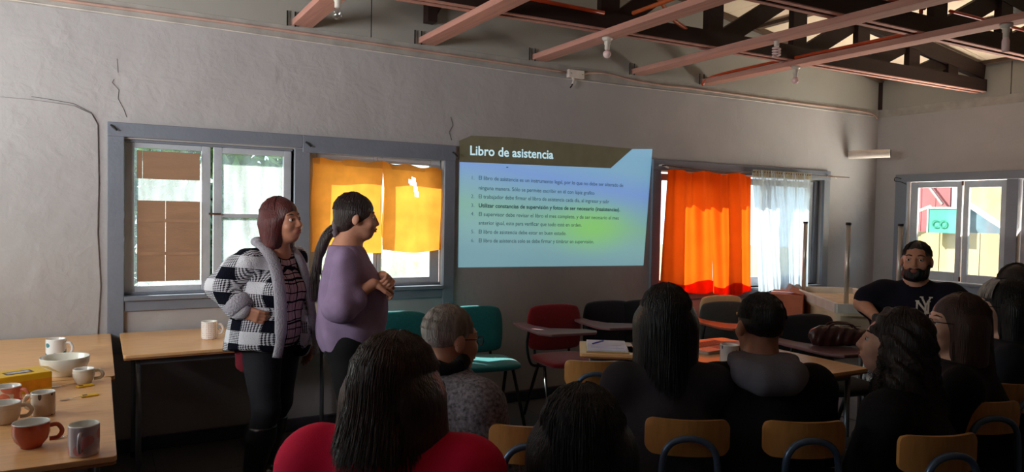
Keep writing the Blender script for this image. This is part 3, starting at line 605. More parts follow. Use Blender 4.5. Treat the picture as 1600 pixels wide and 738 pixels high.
leaves('bush', 'fresh green shrub seen through the upper left panes', (-6.0, 3.4, 1.9), (1.3, .5, .7), 3600, ML[0], sd=6, ls=.11)
sh = thing('neighbour_shed', 'pale timber shed with red boards seen through the right window', 'building', (2.6, 0, -.3))
M_tan = mat('pale_timber_boards', (172, 148, 112), rough=.8, var=.06, scale=3, emit=None); M_pink = mat('faded_red_boards', (160, 84, 88), rough=.8, var=.08); M_blue = mat('faded_blue_wall', (96, 120, 134), rough=.8)
for k in range(16): y = 2.6-k*.26; build('board', MB().box((-.02+.006*(k % 2)+.05, y-.255, 0), (.09, y, 1.62)), M_tan, sh)
for k in range(9): y = 2.6-k*.20; build('red_board', MB().box((.3, y-.192, 1.4), (.34, y, 3.4)), M_pink, sh)
build('blue_wall', MB().box((.5, -3, 1.4), (.55, .78, 3.4)), M_blue, sh)
build('roof_slope', MB().add([(-.1, .42, 2.06), (-.1, -3, -.1), (-.1, -3, 3.2), (-.1, .42, 3.2)], [(0, 1, 2, 3)]).add([(-.04, .42, 2.06), (-.04, -3, -.1), (-.04, -3, 3.2), (-.04, .42, 3.2)], [(3, 2, 1, 0)]), mat('pale_roof_lining', (178, 146, 112), rough=.8), sh)
build('rafter', MB().bar((-.14, .40, 2.04), (-.14, -1.0, 1.10), .07, .05), mat('cream_rafter', (245, 232, 200)), sh); build('brace', MB().bar((.2, 1.2, 2.45), (.2, .85, 2.0), .04, .03), mat('grey_brace', (150, 130, 130)), sh)
build('handrail', MB().bar((-.1, 1.3, 1.78), (-.1, .84, 1.97), .03, .03), MC['cream_rafter'], sh)
sg = thing('green_sign', 'pale green signboard reading CO beyond the right window', 'sign', (2.5, .88, 1.31))
build('board', MB().box((0, -.42, 0), (.03, 0, .34)), mat('mint_signboard', (70, 152, 128), rough=.6, var=.15, scale=4), sg); build('frame', MB().box((-.01, -.42, .325), (.0, 0, .345)).box((-.01, -.015, 0), (.0, 0, .345)), mat('white_sign_border', (235, 245, 240)), sg)
me = text_mesh('CO', .15, True)
for v in me.vertices: v.co = (-.012, -.06-v.co.x*.95, .07+v.co.y)
link('lettering', me, mat('teal_sign_lettering', (40, 120, 100)), sg)

# ------------------------------------------------------------------ tables
M_top = wood('varnished_table_top', (228, 176, 122), dark=.88, rough=.32, scale=2.2, stretch=(3, 22, 3), spec=.5); M_edge = wood('table_edge_band', (150, 100, 62), dark=.8, rough=.5)
M_leg = mat('grey_steel_tube', (122, 126, 132), rough=.35, metal=.5); M_foot = mat('black_rubber', (18, 18, 18), rough=.6); M_chrome = mat('chromed_tube', (206, 200, 190), rough=.28, metal=.45, var=.02)
def table(label, x0, x1, y0, y1, h=.72, group=None, skew=0):
    t = thing('table', label, 'table', ((x0+x1)/2, (y0+y1)/2, 0), 0, group); w, d = (x1-x0)/2, (y1-y0)/2
    M = Matrix(((1, 0, 0, 0), (skew, 1, 0, 0), (0, 0, 1, 0), (0, 0, 0, 1)))
    build('table_top', MB().prism(rrect(2*w, 2*d, .015, 3), h-.018, h, M), M_top, t, bevel=.003)
    build('edge_band', MB().prism(rrect(2*w-.002, 2*d-.002, .015, 3), h-.026, h-.0185, M), M_edge, t)
    fr = MB(); a, b = w-.07, d-.07
    for p, q in (((-a, -b), (a, -b)), ((a, -b), (a, b)), ((a, b), (-a, b)), ((-a, b), (-a, -b))): fr.bar((p[0], p[1]+skew*p[0], h-.045), (q[0], q[1]+skew*q[0], h-.045), .025, .035)
    build('frame', fr, M_leg, t)
    for sx in (-1, 1):
        for sy in (-1, 1): 
            l = build('leg', MB().tube([(sx*a, sy*b+skew*sx*a, h-.03), (sx*a, sy*b+skew*sx*a, .03)], .014, 10), M_leg, t, smooth=True)
            build('rubber_foot', MB().tube([(sx*a, sy*b+skew*sx*a, .035), (sx*a, sy*b+skew*sx*a, 0)], .017, 10), M_foot, l)
    return t
table('wooden table in the far left corner behind the mugs', -8.4, -7.235, -1.235, -.03)
table('wooden table at the left edge holding the mugs and tea box', -8.5, -7.25, -2.395, -1.25)
table('wooden table under the left window behind the standing women', -7.19, -5.95, -.77, -.035)
table('desk with laptop and projector in front of the seated audience', -4.80, -3.95, -2.60, -1.62)
table('table under the third window carrying the upturned table', -2.95, -1.25, -1.9, -.75)
# upturned table
M_cr = mat('cream_board_underside', (222, 206, 176), rough=.6); M_wrim = mat('white_table_rim', (226, 226, 218), rough=.4)
t = thing('upturned_table', 'small table turned upside down with four metal legs in the air', 'table', (-2.50, -1.44, .725), math.radians(52.9))
build('board', MB().prism(rrect(1.22, .50, .06), 0.10, .135), M_cr, t); rm = MB(); rm.bar((-.6, -.25, .15), (.6, -.25, .15), .03, .06); rm.bar((-.6, .25, .15), (.6, .25, .15), .03, .06); rm.bar((-.6, -.25, .15), (-.6, .25, .15), .03, .06); rm.bar((.6, -.25, .15), (.6, .25, .15), .03, .06)
build('rim', rm, M_wrim, t); build('support_board', MB().prism(rrect(1.0, .44, .04), 0.0, .10), M_cr, t)
for x, y in ((-.515, -.165), (.515, -.165), (-.515, .165), (.515, .165)):
    l = build('leg', MB().tube([(x, y, .14), (x, y, .70)], .0155, 12), M_chrome, t, smooth=True); build('end_cap', MB().tube([(x, y, .70), (x, y, .716)], .018, 10), M_foot, l)

# ------------------------------------------------------------------ chairs
M_ply = wood('varnished_plywood', (196, 138, 78), dark=.85, rough=.4, stretch=(14, 2, 3)); M_plye = mat('pale_plywood_edge', (226, 188, 132), rough=.6); M_blt = mat('blue_grey_tube', (84, 102, 128), rough=.3, metal=.4)
def rr_(u, w, hw, hh, r):
    x, z = u*hw, w*hh; ix = max(-hw+r, min(hw-r, x)); iz = max(-hh+r, min(hh-r, z)); vx, vz = x-ix, z-iz; d = max(abs(vx), abs(vz)); l = math.hypot(vx, vz)
    return (ix+vx*d/l, iz+vz*d/l) if l > 1e-9 else (x, z)
def wood_chair(label, x, y, az, s=1.0):
    t = thing('school_chair', label, 'chair', (x, y, .02), -math.radians(az), 'plywood school chairs of the audience')
    bw = .30*s
    # curved shell built as a grid
    mb = MB(); nx, nz = 24, 12; V = []
    for yy in (0, .013):
        for j in range(nz+1):
            for i in range(nx+1):
                u = i/nx*2-1; w = j/nz*2-1; rx = 1-.0; cx, cz = rr_(u, w, bw/2, .058, .03)
                V.append((cx, -.205+.035*u*u+yy, .733+cz+.0))
    N_ = (nx+1)*(nz+1); F_ = []
    for j in range(nz):
        for i in range(nx):
            a = j*(nx+1)+i; F_ += [(a, a+nx+1, a+nx+2, a+1), (N_+a, N_+a+1, N_+a+nx+2, N_+a+nx+1)]
    rim = [i for i in range(nx+1)]+[(j+1)*(nx+1)-1 for j in range(1, nz+1)]+[nz*(nx+1)+i for i in range(nx-1, -1, -1)]+[j*(nx+1) for j in range(nz-1, 0, -1)]
    for i in range(len(rim)): a, b = rim[i], rim[(i+1) % len(rim)]; F_.append((a, b, N_+b, N_+a))
    b = build('backrest', mb.add(V, F_), M_ply, t, smooth=True); e = b.modifiers.new('edge', 'EDGE_SPLIT'); e.split_angle = .9
    build('seat', MB().prism(rrect(.34*s, .34, .05), .415, .430), M_ply, t, bevel=.004)
    arch = [(-.10*s, -.225, .50), (-.095*s, -.226, .66), (-.075*s, -.228, .715), (-.03*s, -.228, .738), (.03*s, -.228, .738), (.075*s, -.228, .715), (.095*s, -.226, .66), (.10*s, -.225, .50)]
    build('back_tube', MB().tube(smoothpts([(-.12*s, -.10, .405), (-.12*s, -.18, .41)]+arch+[(.12*s, -.18, .41), (.12*s, -.10, .405)], 5), .011, 8), M_blt, t, smooth=True)
    for sx in (-1, 1):
        for sy in (-1, 1):
            l = build('leg', MB().tube([(sx*.13*s, sy*.13, .41), (sx*.17*s, sy*.18, .01)], .011, 8), M_blt, t, smooth=True)
    return t
M_frame = mat('black_painted_tube', (20, 20, 24), rough=.35)
def cushion(w, h, d, bulge=.02, n=10, top=1.0):
    V = []; F = []
    def sh(u, v): 
        # squircle-like outline
        r = .35; return u*w/2*(1-.10*(v if v > 0 else -v)**3*(1.4 if v > 0 else .8)), v*h/2*(1-.12*abs(u)**3)
    for s in (-1, 1):
        for j in range(n+1):
            for i in range(n+1):
                u = i/n*2-1; v = j/n*2-1; x, z = sh(u, v); V.append((x, s*(d/2+bulge*(1-u**4)*(1-v**4)), z))
    N_ = (n+1)**2
    for j in range(n):
        for i in range(n): a = j*(n+1)+i; F += [(a, a+1, a+n+2, a+n+1), (N_+a, N_+a+n+1, N_+a+n+2, N_+a+1)]
    rim = list(range(n+1))+[(j+1)*(n+1)-1 for j in range(1, n+1)]+[n*(n+1)+i for i in range(n-1, -1, -1)]+[j*(n+1) for j in range(n-1, 0, -1)]
    for i in range(len(rim)): a, b = rim[i], rim[(i+1) % len(rim)]; F.append((a, N_+a, N_+b, b))
    return V, F
def fab_chair(name, label, x, y, az, m, tablet=None, s=1.0):
    t = thing(name, label, 'chair', (x, y, 0), -math.radians(az))
    V, F = cushion(.44*s, .34, .025); V = [(a, -.20-.16*(c)*.35+b, .635+c) for a, b, c in V]; bk = build('backrest', MB().add(V, F), m, t, smooth=True); bk.modifiers.new('s', 'SUBSURF').levels = 1
    V, F = cushion(.44*s, .42, .03); V = [(a, c+.02, .435+b) for a, b, c in V]; build('seat', MB().add(V, F), m, t, smooth=True).modifiers.new('s', 'SUBSURF').levels = 1
    for sx in (-1, 1):
        build('back_support', MB().tube(smoothpts([(sx*.13, -.02, .405), (sx*.14, -.20, .40), (sx*.14, -.235, .47), (sx*.14, -.235, .62)], 5), .010, 8), M_frame, t, smooth=True)
        for sy, yy in ((1, .22), (-1, -.22)):
            build('leg', MB().tube([(sx*.19, sy*.05, .405), (sx*.22, yy, .0)], .012, 8), M_frame, t, smooth=True)
    build('seat_rail', MB().tube([(-.20, 0, .40), (.20, 0, .40)], .012, 8), M_frame, t, smooth=True)
    if tablet:
        poly = [(.27, -.14), (.35, -.15), (.37, .05), (.36, .32), (.30, .40), (-.02, .40), (-.06, .34), (-.02, .26), (.20, .16), (.26, .02)]
        build('writing_tablet', MB().prism(poly, .672, .69), tablet, t, bevel=.005)
        build('tablet_support', MB().tube(smoothpts([(.20, .0, .40), (.27, .0, .42), (.31, .02, .55), (.30, .03, .668)], 5), .010, 8), M_frame, t, smooth=True)
        build('tablet_rail', MB().tube([(.30, -.08, .666), (.30, .28, .666)], .008, 8), M_frame, t, smooth=True)
    return t
fb = lambda n, c: mat(n, c, rough=.95, var=.10, scale=60, bump=.2, bscale=500, spec=.1, sheen=.3)
M_teal = fb('teal_upholstery', (30, 112, 118)); M_red = fb('dark_red_upholstery', (128, 26, 36)); M_blk = fb('black_upholstery', (28, 28, 34)); M_grn = fb('dark_grey_green_upholstery', (70, 72, 70))
M_tab = mat('grey_writing_tablet', (120, 84, 88), rough=.35); M_tabo = mat('brown_writing_tablet', (168, 92, 70), rough=.3)
fab_chair('office_chair', 'teal upholstered chair against the wall, seat caught by sunlight', -5.0, -.46, 186, M_teal)
fab_chair('office_chair', 'teal upholstered chair half hidden behind the standing woman in purple', -5.62, -.52, 190, M_teal)
fab_chair('tablet_chair', 'dark red upholstered chair with grey writing tablet', -4.42, -.60, 188, M_red, M_tab)
fab_chair('tablet_chair', 'black upholstered chair with writing tablet right of the red chair', -3.90, -.56, 190, M_blk, M_tab)
fab_chair('tablet_chair', 'dark upholstered chair mostly hidden behind the long-haired person', -3.60, -.62, 190, M_blk)
fab_chair('tablet_chair', 'grey-green chair with orange-lit writing tablet below the orange curtain', -3.08, -.95, 195, M_grn, M_tabo)
fab_chair('tablet_chair', 'black chair with writing tablet holding a brown handbag', -3.45, -2.02, 190, M_blk, M_tab).scale = (1.07,)*3
fab_chair('plastic_chair', 'cream chair behind the orange-lit tablet chair', -2.75, -.62, 190, mat('cream_plastic_shell', (206, 176, 130), rough=.4))
wood_chair('plywood school chair between the red blouse and the grey jacket', -6.187, -2.534, 28, .87); wood_chair('plywood school chair left of the dark head in front', -6.054, -2.783, 30, .87)
wood_chair('pale plywood school chair seen above the dark head in front', -5.284, -2.071, 30, .9); wood_chair('plywood school chair behind the long-haired person', -5.553, -2.956, 34, .9)
wood_chair('plywood school chair behind the man with the grey hood', -5.242, -3.134, 27, .9); wood_chair('dim plywood school chair behind the curly-haired person', -5.005, -3.41, 20, .9)
wood_chair('dim plywood school chair behind the person with glasses at the right', -4.427, -3.258, 25, .95); wood_chair('plywood school chair cut by the right edge of the photo', -3.955, -3.185, 25, .95)

# ------------------------------------------------------------------ crockery
M_cer = mat('white_glazed_ceramic', (226, 224, 218), rough=.12, var=.02, spec=.6)
def printed(name, base, ink, kind):
    m = mat(name, base, rough=.12, var=.02, spec=.6); N = m.node_tree.nodes; L = m.node_tree.links; b = N['Principled BSDF']; tc = N['Texture Coordinate']
    mix = N.new('ShaderNodeMix'); mix.data_type = 'RGBA'; L.new(b.inputs['Base Color'].links[0].from_socket, mix.inputs['A']); mix.inputs['B'].default_value = (*srgb(ink), 1)
    v = N.new('ShaderNodeTexVoronoi'); mp = N.new('ShaderNodeMapping'); L.new(tc.outputs['Object'], mp.inputs[0]); L.new(mp.outputs[0], v.inputs['Vector'])
    sc_, th, rnd = {'spots': (22, .38, 1), 'leaves': (20, .27, 1), 'dots': (90, .36, .15), 'patch': (15, .52, 1)}[kind]
    if kind == 'leaves': mp.inputs['Rotation'].default_value = (0, .6, .3); mp.inputs['Scale'].default_value = (2.4, 2.4, 1)
    v.inputs['Scale'].default_value = sc_; v.inputs['Randomness'].default_value = rnd
    c = N.new('ShaderNodeMath'); c.operation = 'LESS_THAN'; c.inputs[1].default_value = th; L.new(v.outputs['Distance'], c.inputs[0]); L.new(c.outputs[0], mix.inputs['Factor']); L.new(mix.outputs['Result'], b.inputs['Base Color']); return m
def mug(label, x, y, z, r, h, az, m, shape='straight', inner=None):
    t = thing('mug', label, 'mug', (x, y, z), math.radians(az)); i = inner or M_cer
    if shape == 'straight': out = [(0, .0), (r*.92, 0), (r*.97, .004), (r, .012), (r, h-.003)]; inn = [(r, h-.003), (r-.0015, h), (r-.0035, h-.003), (r-.004, .012), (r*.6, .008), (0, .008)]
    elif shape == 'tea': out = [(0, .0), (r*.72, 0), (r*.78, .006), (r*.93, .02), (r, h*.5), (r, h-.003)]; inn = [(r, h-.003), (r-.0015, h), (r-.0035, h-.003), (r-.005, h*.45), (r*.7, .012), (0, .010)]
    else: out = [(0, .004), (r*.42, .004), (r*.44, 0), (r*.55, 0), (r*.60, .006), (r*.86, .022), (r, h*.55), (r*.99, h-.003)]; inn = [(r*.99, h-.003), (r*.985, h), (r*.95, h-.003), (r*.95, h*.55), (r*.8, .024), (0, .014)]
    build('mug_body', MB().lathe(out, 36), m, t, smooth=True); build('inside_glaze', MB().lathe(inn, 36), i, t, smooth=True)
    hh = h*.5; pts = [(r-.003, 0, hh+h*.27), (r+.018, 0, hh+h*.28), (r+.030, 0, hh+h*.02), (r+.020, 0, hh-h*.22), (r-.003, 0, hh-h*.26)]
    build('handle', MB().tube(smoothpts(pts, 6), .0052, 8, flat=1.3), m, t, smooth=True)
    if shape == 'tea': build('raised_band', MB().lathe([(r, h*.72), (r+.0015, h*.735), (r, h*.75)], 36), m, t, smooth=True)
    return t
TZ = .7205
mug('white mug with blue-green round prints behind the bowl', -7.475, -.72, TZ, .043, .098, -20, printed('blue_spotted_glaze', (224, 228, 230), (62, 124, 136), 'spots'))
mug('small cream teacup with a raised band beside the bowl', -7.351, -1.334, TZ, .040, .062, 5, mat('cream_glaze', (216, 208, 190), rough=.15), 'tea')
mug('mug with a pink and orange print in front of the tea box', -7.590, -1.60, TZ, .045, .072, -25, printed('pink_patch_glaze', (220, 210, 200), (226, 130, 104), 'patch'))
mug('cream teacup with a raised band at the left photo edge', -7.575, -1.86, TZ, .048, .070, -2, mat('beige_glaze', (214, 198, 182), rough=.15), 'tea')
mug('beige mug with a dark leaf print', -7.467, -1.80, TZ, .038, .082, 150, printed('leaf_print_glaze', (198, 178, 158), (80, 62, 52), 'leaves'))
mug('terracotta red rounded mug with white inside', -7.476, -2.19, TZ, .050, .078, 0, mat('terracotta_glaze', (176, 72, 46), rough=.14, spec=.6), 'round')
mug('pale lilac mug with faded pink print, handle towards the viewer', -7.335, -2.335, TZ, .0415, .092, -100, printed('lilac_glaze', (196, 180, 186), (206, 138, 138), 'spots'))
mug('white mug with small dotted pattern under the left window', -6.752, -.43, TZ, .043, .100, -12, printed('dotted_glaze', (232, 226, 222), (206, 176, 160), 'dots'))
bw = thing('bowl', 'large white bowl between the mugs on the left table', 'bowl', (-7.425, -1.12, TZ))
build('bowl_shell', MB().lathe([(0, .004), (.05, .004), (.052, 0), (.062, 0), (.064, .008), (.080, .022), (.092, .05), (.096, .078), (.0945, .080), (.091, .076), (.086, .05), (.06, .018), (0, .013)], 48), mat('cream_white_glaze', (222, 220, 208), rough=.14, spec=.6), bw, smooth=True)
# tea box
t = thing('tea_box', 'yellow cardboard tea box among the mugs', 'box', (-7.565, -1.37, TZ), math.radians(22)); M_yel = mat('yellow_printed_card', (232, 186, 26), rough=.35, var=.04)
build('carton', MB().box((-.10, -.07, 0), (.085, .07, .075)), M_yel, t, bevel=.003)
build('side_panel', MB().box((.0852, -.066, .004), (.0868, .066, .071)), mat('grey_white_print', (206, 198, 180), rough=.4, var=.2, scale=40), t)
build('side_label', MB().box((.0868, -.050, .014), (.0878, .010, .052)), mat('dark_brown_print', (70, 46, 40), rough=.4), t)
build('top_label', MB().box((-.06, -.035, .0752), (.035, .018, .0760)), MC['dark_brown_print'], t)
build('label_lettering', MB().box((-.052, -.026, .076), (.026, .008, .0764)), mat('silver_grey_print', (168, 170, 180), rough=.35, var=.5, scale=70), t)
build('front_band', MB().box((-.10, -.0708, .012), (.085, -.0700, .05)), mat('orange_print', (226, 150, 30), rough=.4, var=.2, scale=20), t)
build('open_flap', MB().add([(.085, -.07, .0755), (.085, .07, .0755), (.12, .07, .068), (.12, -.07, .060)], [(0, 1, 2, 3)]), M_yel, t)
def sachet(label, x, y, az, k=1):
    t = thing('tea_sachet', label, 'tea sachet', (x, y, TZ+.0005), math.radians(az)); build('envelope', MB().prism(rrect(.060*k, .034, .002, 2), 0, .005), M_yel, t, bevel=.001, seg=1)
    build('printed_mark', MB().box((-.024*k, -.008, .003), (-.008*k, .008, .0055)), MC['dark_brown_print'], t)
sachet('yellow tea sachet beside the small cream teacup', -7.345, -1.40, 20); sachet('yellow tea sachet alone on the table, middle one', -7.328, -1.58, 12); sachet('yellow tea sachet behind the pale lilac mug', -7.335, -2.02, 15, 1.15)
M_st = mat('stainless_steel', (190, 184, 176), rough=.2, metal=.9, var=.02)
def spoon(label, x, y, z, az, tilt=0, L_=.13):
    t = thing('teaspoon', label, 'spoon', (x, y, z), math.radians(az)); t.rotation_euler[1] = math.radians(tilt)
    build('stem', MB().tube([(0, 0, .003), (L_*.5, 0, .005), (L_, 0, .003)], [.0015, .002, .0028], 8, flat=.5), M_st, t, smooth=True)
    V = [((-.019+.019*math.cos(a))*1.0+.0, .011*math.sin(a)*1.0, .0035-.002*(1-abs(math.cos(a)))) for a in np.linspace(0, 2*PI, 15)[:-1]]; build('spoon_bowl', MB().add(V+[(-.019, 0, .0005)], [(i, (i+1) % 14, 14) for i in range(14)]), M_st, t, smooth=True)
spoon('teaspoon between the terracotta and the lilac mug', -7.395, -2.13, TZ, 10, 0, .09); spoon('teaspoon lying in front of the bowl', -7.43, -1.36, TZ, 10, 0, .07); spoon('teaspoon beside the middle sachet', -7.39, -1.61, TZ, 12, 0, .05)
spoon('teaspoon leaning beside the dotted mug', -6.68, -.42, TZ+.03, -20, 35, .10)

# ------------------------------------------------------------------ things on the desk and around
DZ = .7205
lp = thing('laptop', 'dark laptop with keyboard lit orange by the curtain', 'laptop', (-4.30, -1.86, DZ), math.radians(8)); M_lap = mat('dark_grey_plastic', (46, 44, 48), rough=.4); M_lapo = mat('brushed_silver_plastic', (170, 150, 140), rough=.35)
build('base', MB().prism(rrect(.36, .25, .012), 0, .018), M_lapo, lp, bevel=.002)
for j in range(5):
    for i in range(14): k0 = (-.155+i*.0222, -.02+j*.0205); build('key', MB().box((k0[0], k0[1], .018), (k0[0]+.018, k0[1]+.0165, .0205)), M_lap, lp)
build('touchpad', MB().box((-.05, -.105, .018), (.05, -.035, .0186)), M_lap, lp)
pj = thing('projector', 'small black projector with glowing front beside the mug', 'projector', (-4.32, -2.14, DZ), math.radians(-20)); 
build('housing', MB().prism(rrect(.20, .15, .02), .006, .075), M_lap, pj, bevel=.006)
build('lens', MB().tube([(.04, .075, .04), (.04, .10, .04)], .024, 20), M_lap, pj); build('lens_glass', MB().tube([(.04, .10, .04), (.04, .102, .04)], .019, 20), mat('glowing_lens', (190, 225, 255), emit=(170, 225, 255), estr=3), pj)
for i in range(6): build('vent_slot', MB().box((-.08+i*.014, -.0765, .02), (-.072+i*.014, -.0745, .06)), M_foot, pj)
for sx in (-.07, .07): build('foot', MB().lathe([(0, 0), (.01, 0), (.01, .006), (0, .006)], 10, (sx, -.04, 0)), M_foot, pj)
mug('grey-white mug with a dark emblem on the desk beside the projector', -4.55, -2.24, DZ, .046, .105, -15, printed('emblem_glaze', (176, 168, 168), (70, 64, 80), 'leaves'))
q = table('small low school desk carrying the open notebook', -4.98, -4.68, -1.79, -1.41); q.rotation_euler = (0, 0, math.radians(-35))
nb = thing('notebook', 'open white notebook lying on the small school desk', 'notebook', (-4.83, -1.60, .722), math.radians(-35))
build('pages', MB().box((-.11, -.15, .004), (.11, .15, .014)), mat('white_paper', (205, 210, 235), rough=.8), nb, bevel=.002); build('cover', MB().box((-.115, -.155, 0), (.115, .155, .004)), mat('yellowish_cover', (206, 190, 130)), nb)
build('ruled_line', MB().box((-.09, -.10, .0142), (.09, -.097, .0146)).box((-.09, -.06, .0142), (.06, -.057, .0146)).box((-.09, -.02, .0142), (.08, -.017, .0146)), mat('blue_ink', (60, 70, 190)), nb)
pen = tag(build('pen', MB().tube([(-.05, .05, .02), (.06, .10, .02)], .005, 8), MC['blue_ink'], loc=(-4.84, -1.60, .718), smooth=True), 'blue pen lying on the open notebook', 'pen')
bx = thing('cardboard_box', 'taped cardboard box lit orange under the sheer curtain', 'box', (-2.66, -1.05, .7205), math.radians(35))
build('carton', MB().box((-.19, -.12, 0), (.19, .12, .17)), mat('reddish_brown_card', (196, 120, 92), rough=.8), bx, bevel=.003); build('tape_strip', MB().box((-.03, -.1215, .0), (.02, -.1203, .17)).box((-.03, -.12, .1702), (.02, .12, .1712)), mat('orange_tape', (226, 118, 62), rough=.3), bx)
build('lid_flap', MB().add([(-.19, -.12, .171), (.19, -.12, .171), (.21, -.02, .20), (-.2, -.02, .2)], [(0, 1, 2, 3)]), MC['reddish_brown_card'], bx)
tag(build('folded_cloth', MB().prism(rrect(.34, .22, .05), 0, .09), mat('dark_blue_cloth', (52, 60, 84), rough=.9), loc=(-2.40, -1.40, .7205+.0), rotz=.6, bevel=.03, seg=4), 'dark blue folded cloth right of the orange-lit box', 'cloth').location.z = .7215
def blob(name, label, cat, c, r, m, a=.01, f=30, res=.008, seed=0, rz=0):
    me = sdf_mesh(name, [ell((0, 0, r[2]), r)], res, disp=folds(a, f, seed), cuts=[((0, 0, -1), -.002)]); o = link(name, me, m, loc=c, rotz=rz); return tag(o, label, cat)
blob('plastic_bag', 'crumpled translucent white plastic bag beside the upturned table', 'plastic bag', (-2.35, -.86, .722), (.12, .09, .09), cloth('thin_white_plastic', (226, 232, 238), trans=.6), .03, 28, seed=3)
blob('paper_stack', 'crumpled beige cloth heap behind the box at the window', 'cloth', (-1.95, -.9, .722), (.20, .14, .08), cloth('beige_cloth', (214, 196, 160), trans=.3), .02, 22, seed=5)
hb = thing('handbag', 'shiny dark brown leather handbag on the writing tablet', 'bag', (-3.64, -2.21, .742), math.radians(-35)); hb.scale = (.8,)*3; M_lea = mat('dark_brown_leather', (58, 28, 28), rough=.3, spec=.6, bump=.2, bscale=40)
link('bag_body', sdf_mesh('bag_body', [cap((-.15, 0, .06), (.15, 0, .07), .065, .06), ell((0, 0, .07), (.19, .065, .075))], .008, disp=folds(.008, 40, 2), cuts=[((0, 0, -1), -.001)]), M_lea, hb)
for k in (-1, 1): build('handle', MB().tube(smoothpts([(-.10, .03*k, .12), (-.06, .035*k, .16), (.06, .035*k, .16), (.10, .03*k, .12)], 5), .007, 8), M_lea, hb, smooth=True)
build('zip', MB().bar((-.14, -.0, .143), (.14, 0, .143), .008, .004), M_st, hb)
bp = thing('backpack', 'dark backpack hanging behind the chairs at the bottom right', 'bag', (-5.02, -3.62, .34), math.radians(-40)); M_bp = mat('black_nylon', (26, 26, 32), rough=.5, bump=.2, bscale=60)
link('bag_body', sdf_mesh('bag_body', [ell((0, 0, .16), (.12, .08, .17)), ell((0, -.06, .10), (.09, .05, .09))], .008, disp=folds(.006, 30, 4)), M_bp, bp)
build('strap', MB().tube(smoothpts([(-.05, .05, .28), (-.06, .09, .34), (.02, .10, .38), (.06, .06, .30)], 5), .012, 8, flat=.4), M_bp, bp, smooth=True); build('zip', MB().tube(smoothpts([(-.09, -.08, .16), (0, -.10, .27), (.09, -.08, .16)], 6), .004, 6), M_st, bp, smooth=True)

# ------------------------------------------------------------------ people
def skin(name, c): return mat(name, c, rough=.5, var=.06, scale=30, spec=.35)
SK1 = skin('light_brown_skin', (202, 146, 120)); SK2 = skin('tan_skin', (184, 128, 102)); SK3 = skin('pale_skin', (214, 164, 142))
def hairmat(name, c, rough=.38):
    m = mat(name, c, rough=rough, var=.35, scale=60, stretch=(1, 1, .06), spec=.5, bump=.5, bscale=240); return m
H_dark = hairmat('dark_brown_hair', (44, 30, 28)); H_dkg = hairmat('glossy_brown_hair', (66, 45, 40), .28); H_blk = hairmat('black_hair', (22, 18, 20)); H_red = hairmat('dark_auburn_hair', (84, 30, 30)); H_grey = hairmat('grey_hair', (168, 158, 152), .6); H_brn = hairmat('warm_brown_hair', (62, 36, 28))
M_eye = mat('eye_white', (226, 220, 214), rough=.15, var=0); M_iris = mat('dark_iris', (38, 24, 20), rough=.1); M_lip = mat('lip_skin', (158, 84, 78), rough=.4); M_wirefr = mat('dark_spectacle_frame', (50, 44, 48), rough=.25, metal=.6); G_lens = glass('spectacle_lens', (.92, .94, .95), .16)
M_denim = mat('black_denim', (22, 22, 30), rough=.8, var=.2, scale=20, bump=.2, bscale=300); M_boot = mat('black_boot_leather', (16, 15, 17), rough=.3, spec=.6)
M_drk = mat('black_knit', (18, 16, 20), rough=.95, var=.2, scale=40, bump=.3, bscale=200); M_hood = mat('grey_hood_fabric', (112, 110, 122), rough=.95, bump=.3, bscale=250)
def head_parts(hc, R, k=1.0, fem=True, ear=True):
    h = lambda p: hc+R@(np.array(p, float)*k); E = lambda c, r, kk=.02: ell(h(c), np.array(r)*k, kk, R)
    P = [E((0, -.018, .028), (.074, .092, .084)), E((0, .028, -.022), (.060, .068, .085)), E((0, .052, -.078), (.034 if fem else .042, .034, .030), .03),
         cap(h((-.030, .062, .026)), h((.030, .062, .026)), .016*k, k=.02), E((-.036, .066, -.026), (.024, .022, .022)), E((.036, .066, -.026), (.024, .022, .022)),
         cap(h((0, .090, .012)), h((0, .107, -.022)), .007*k, .0105*k, k=.012), E((-.011, .097, -.027), (.009, .011, .008), .008), E((.011, .097, -.027), (.009, .011, .008), .008),
         E((0, .090, -.052), (.026, .014, .013), .012)]
    if ear: P += [ell(h((s*.078, -.012, -.008)), np.array((.009, .019, .031))*k, .008, R@rotm(s*-18)) for s in (-1, 1)]
    subs = [E((s*.031, .097, .008), (.017, .014, .011), .012) for s in (-1, 1)]
    return P, subs, h
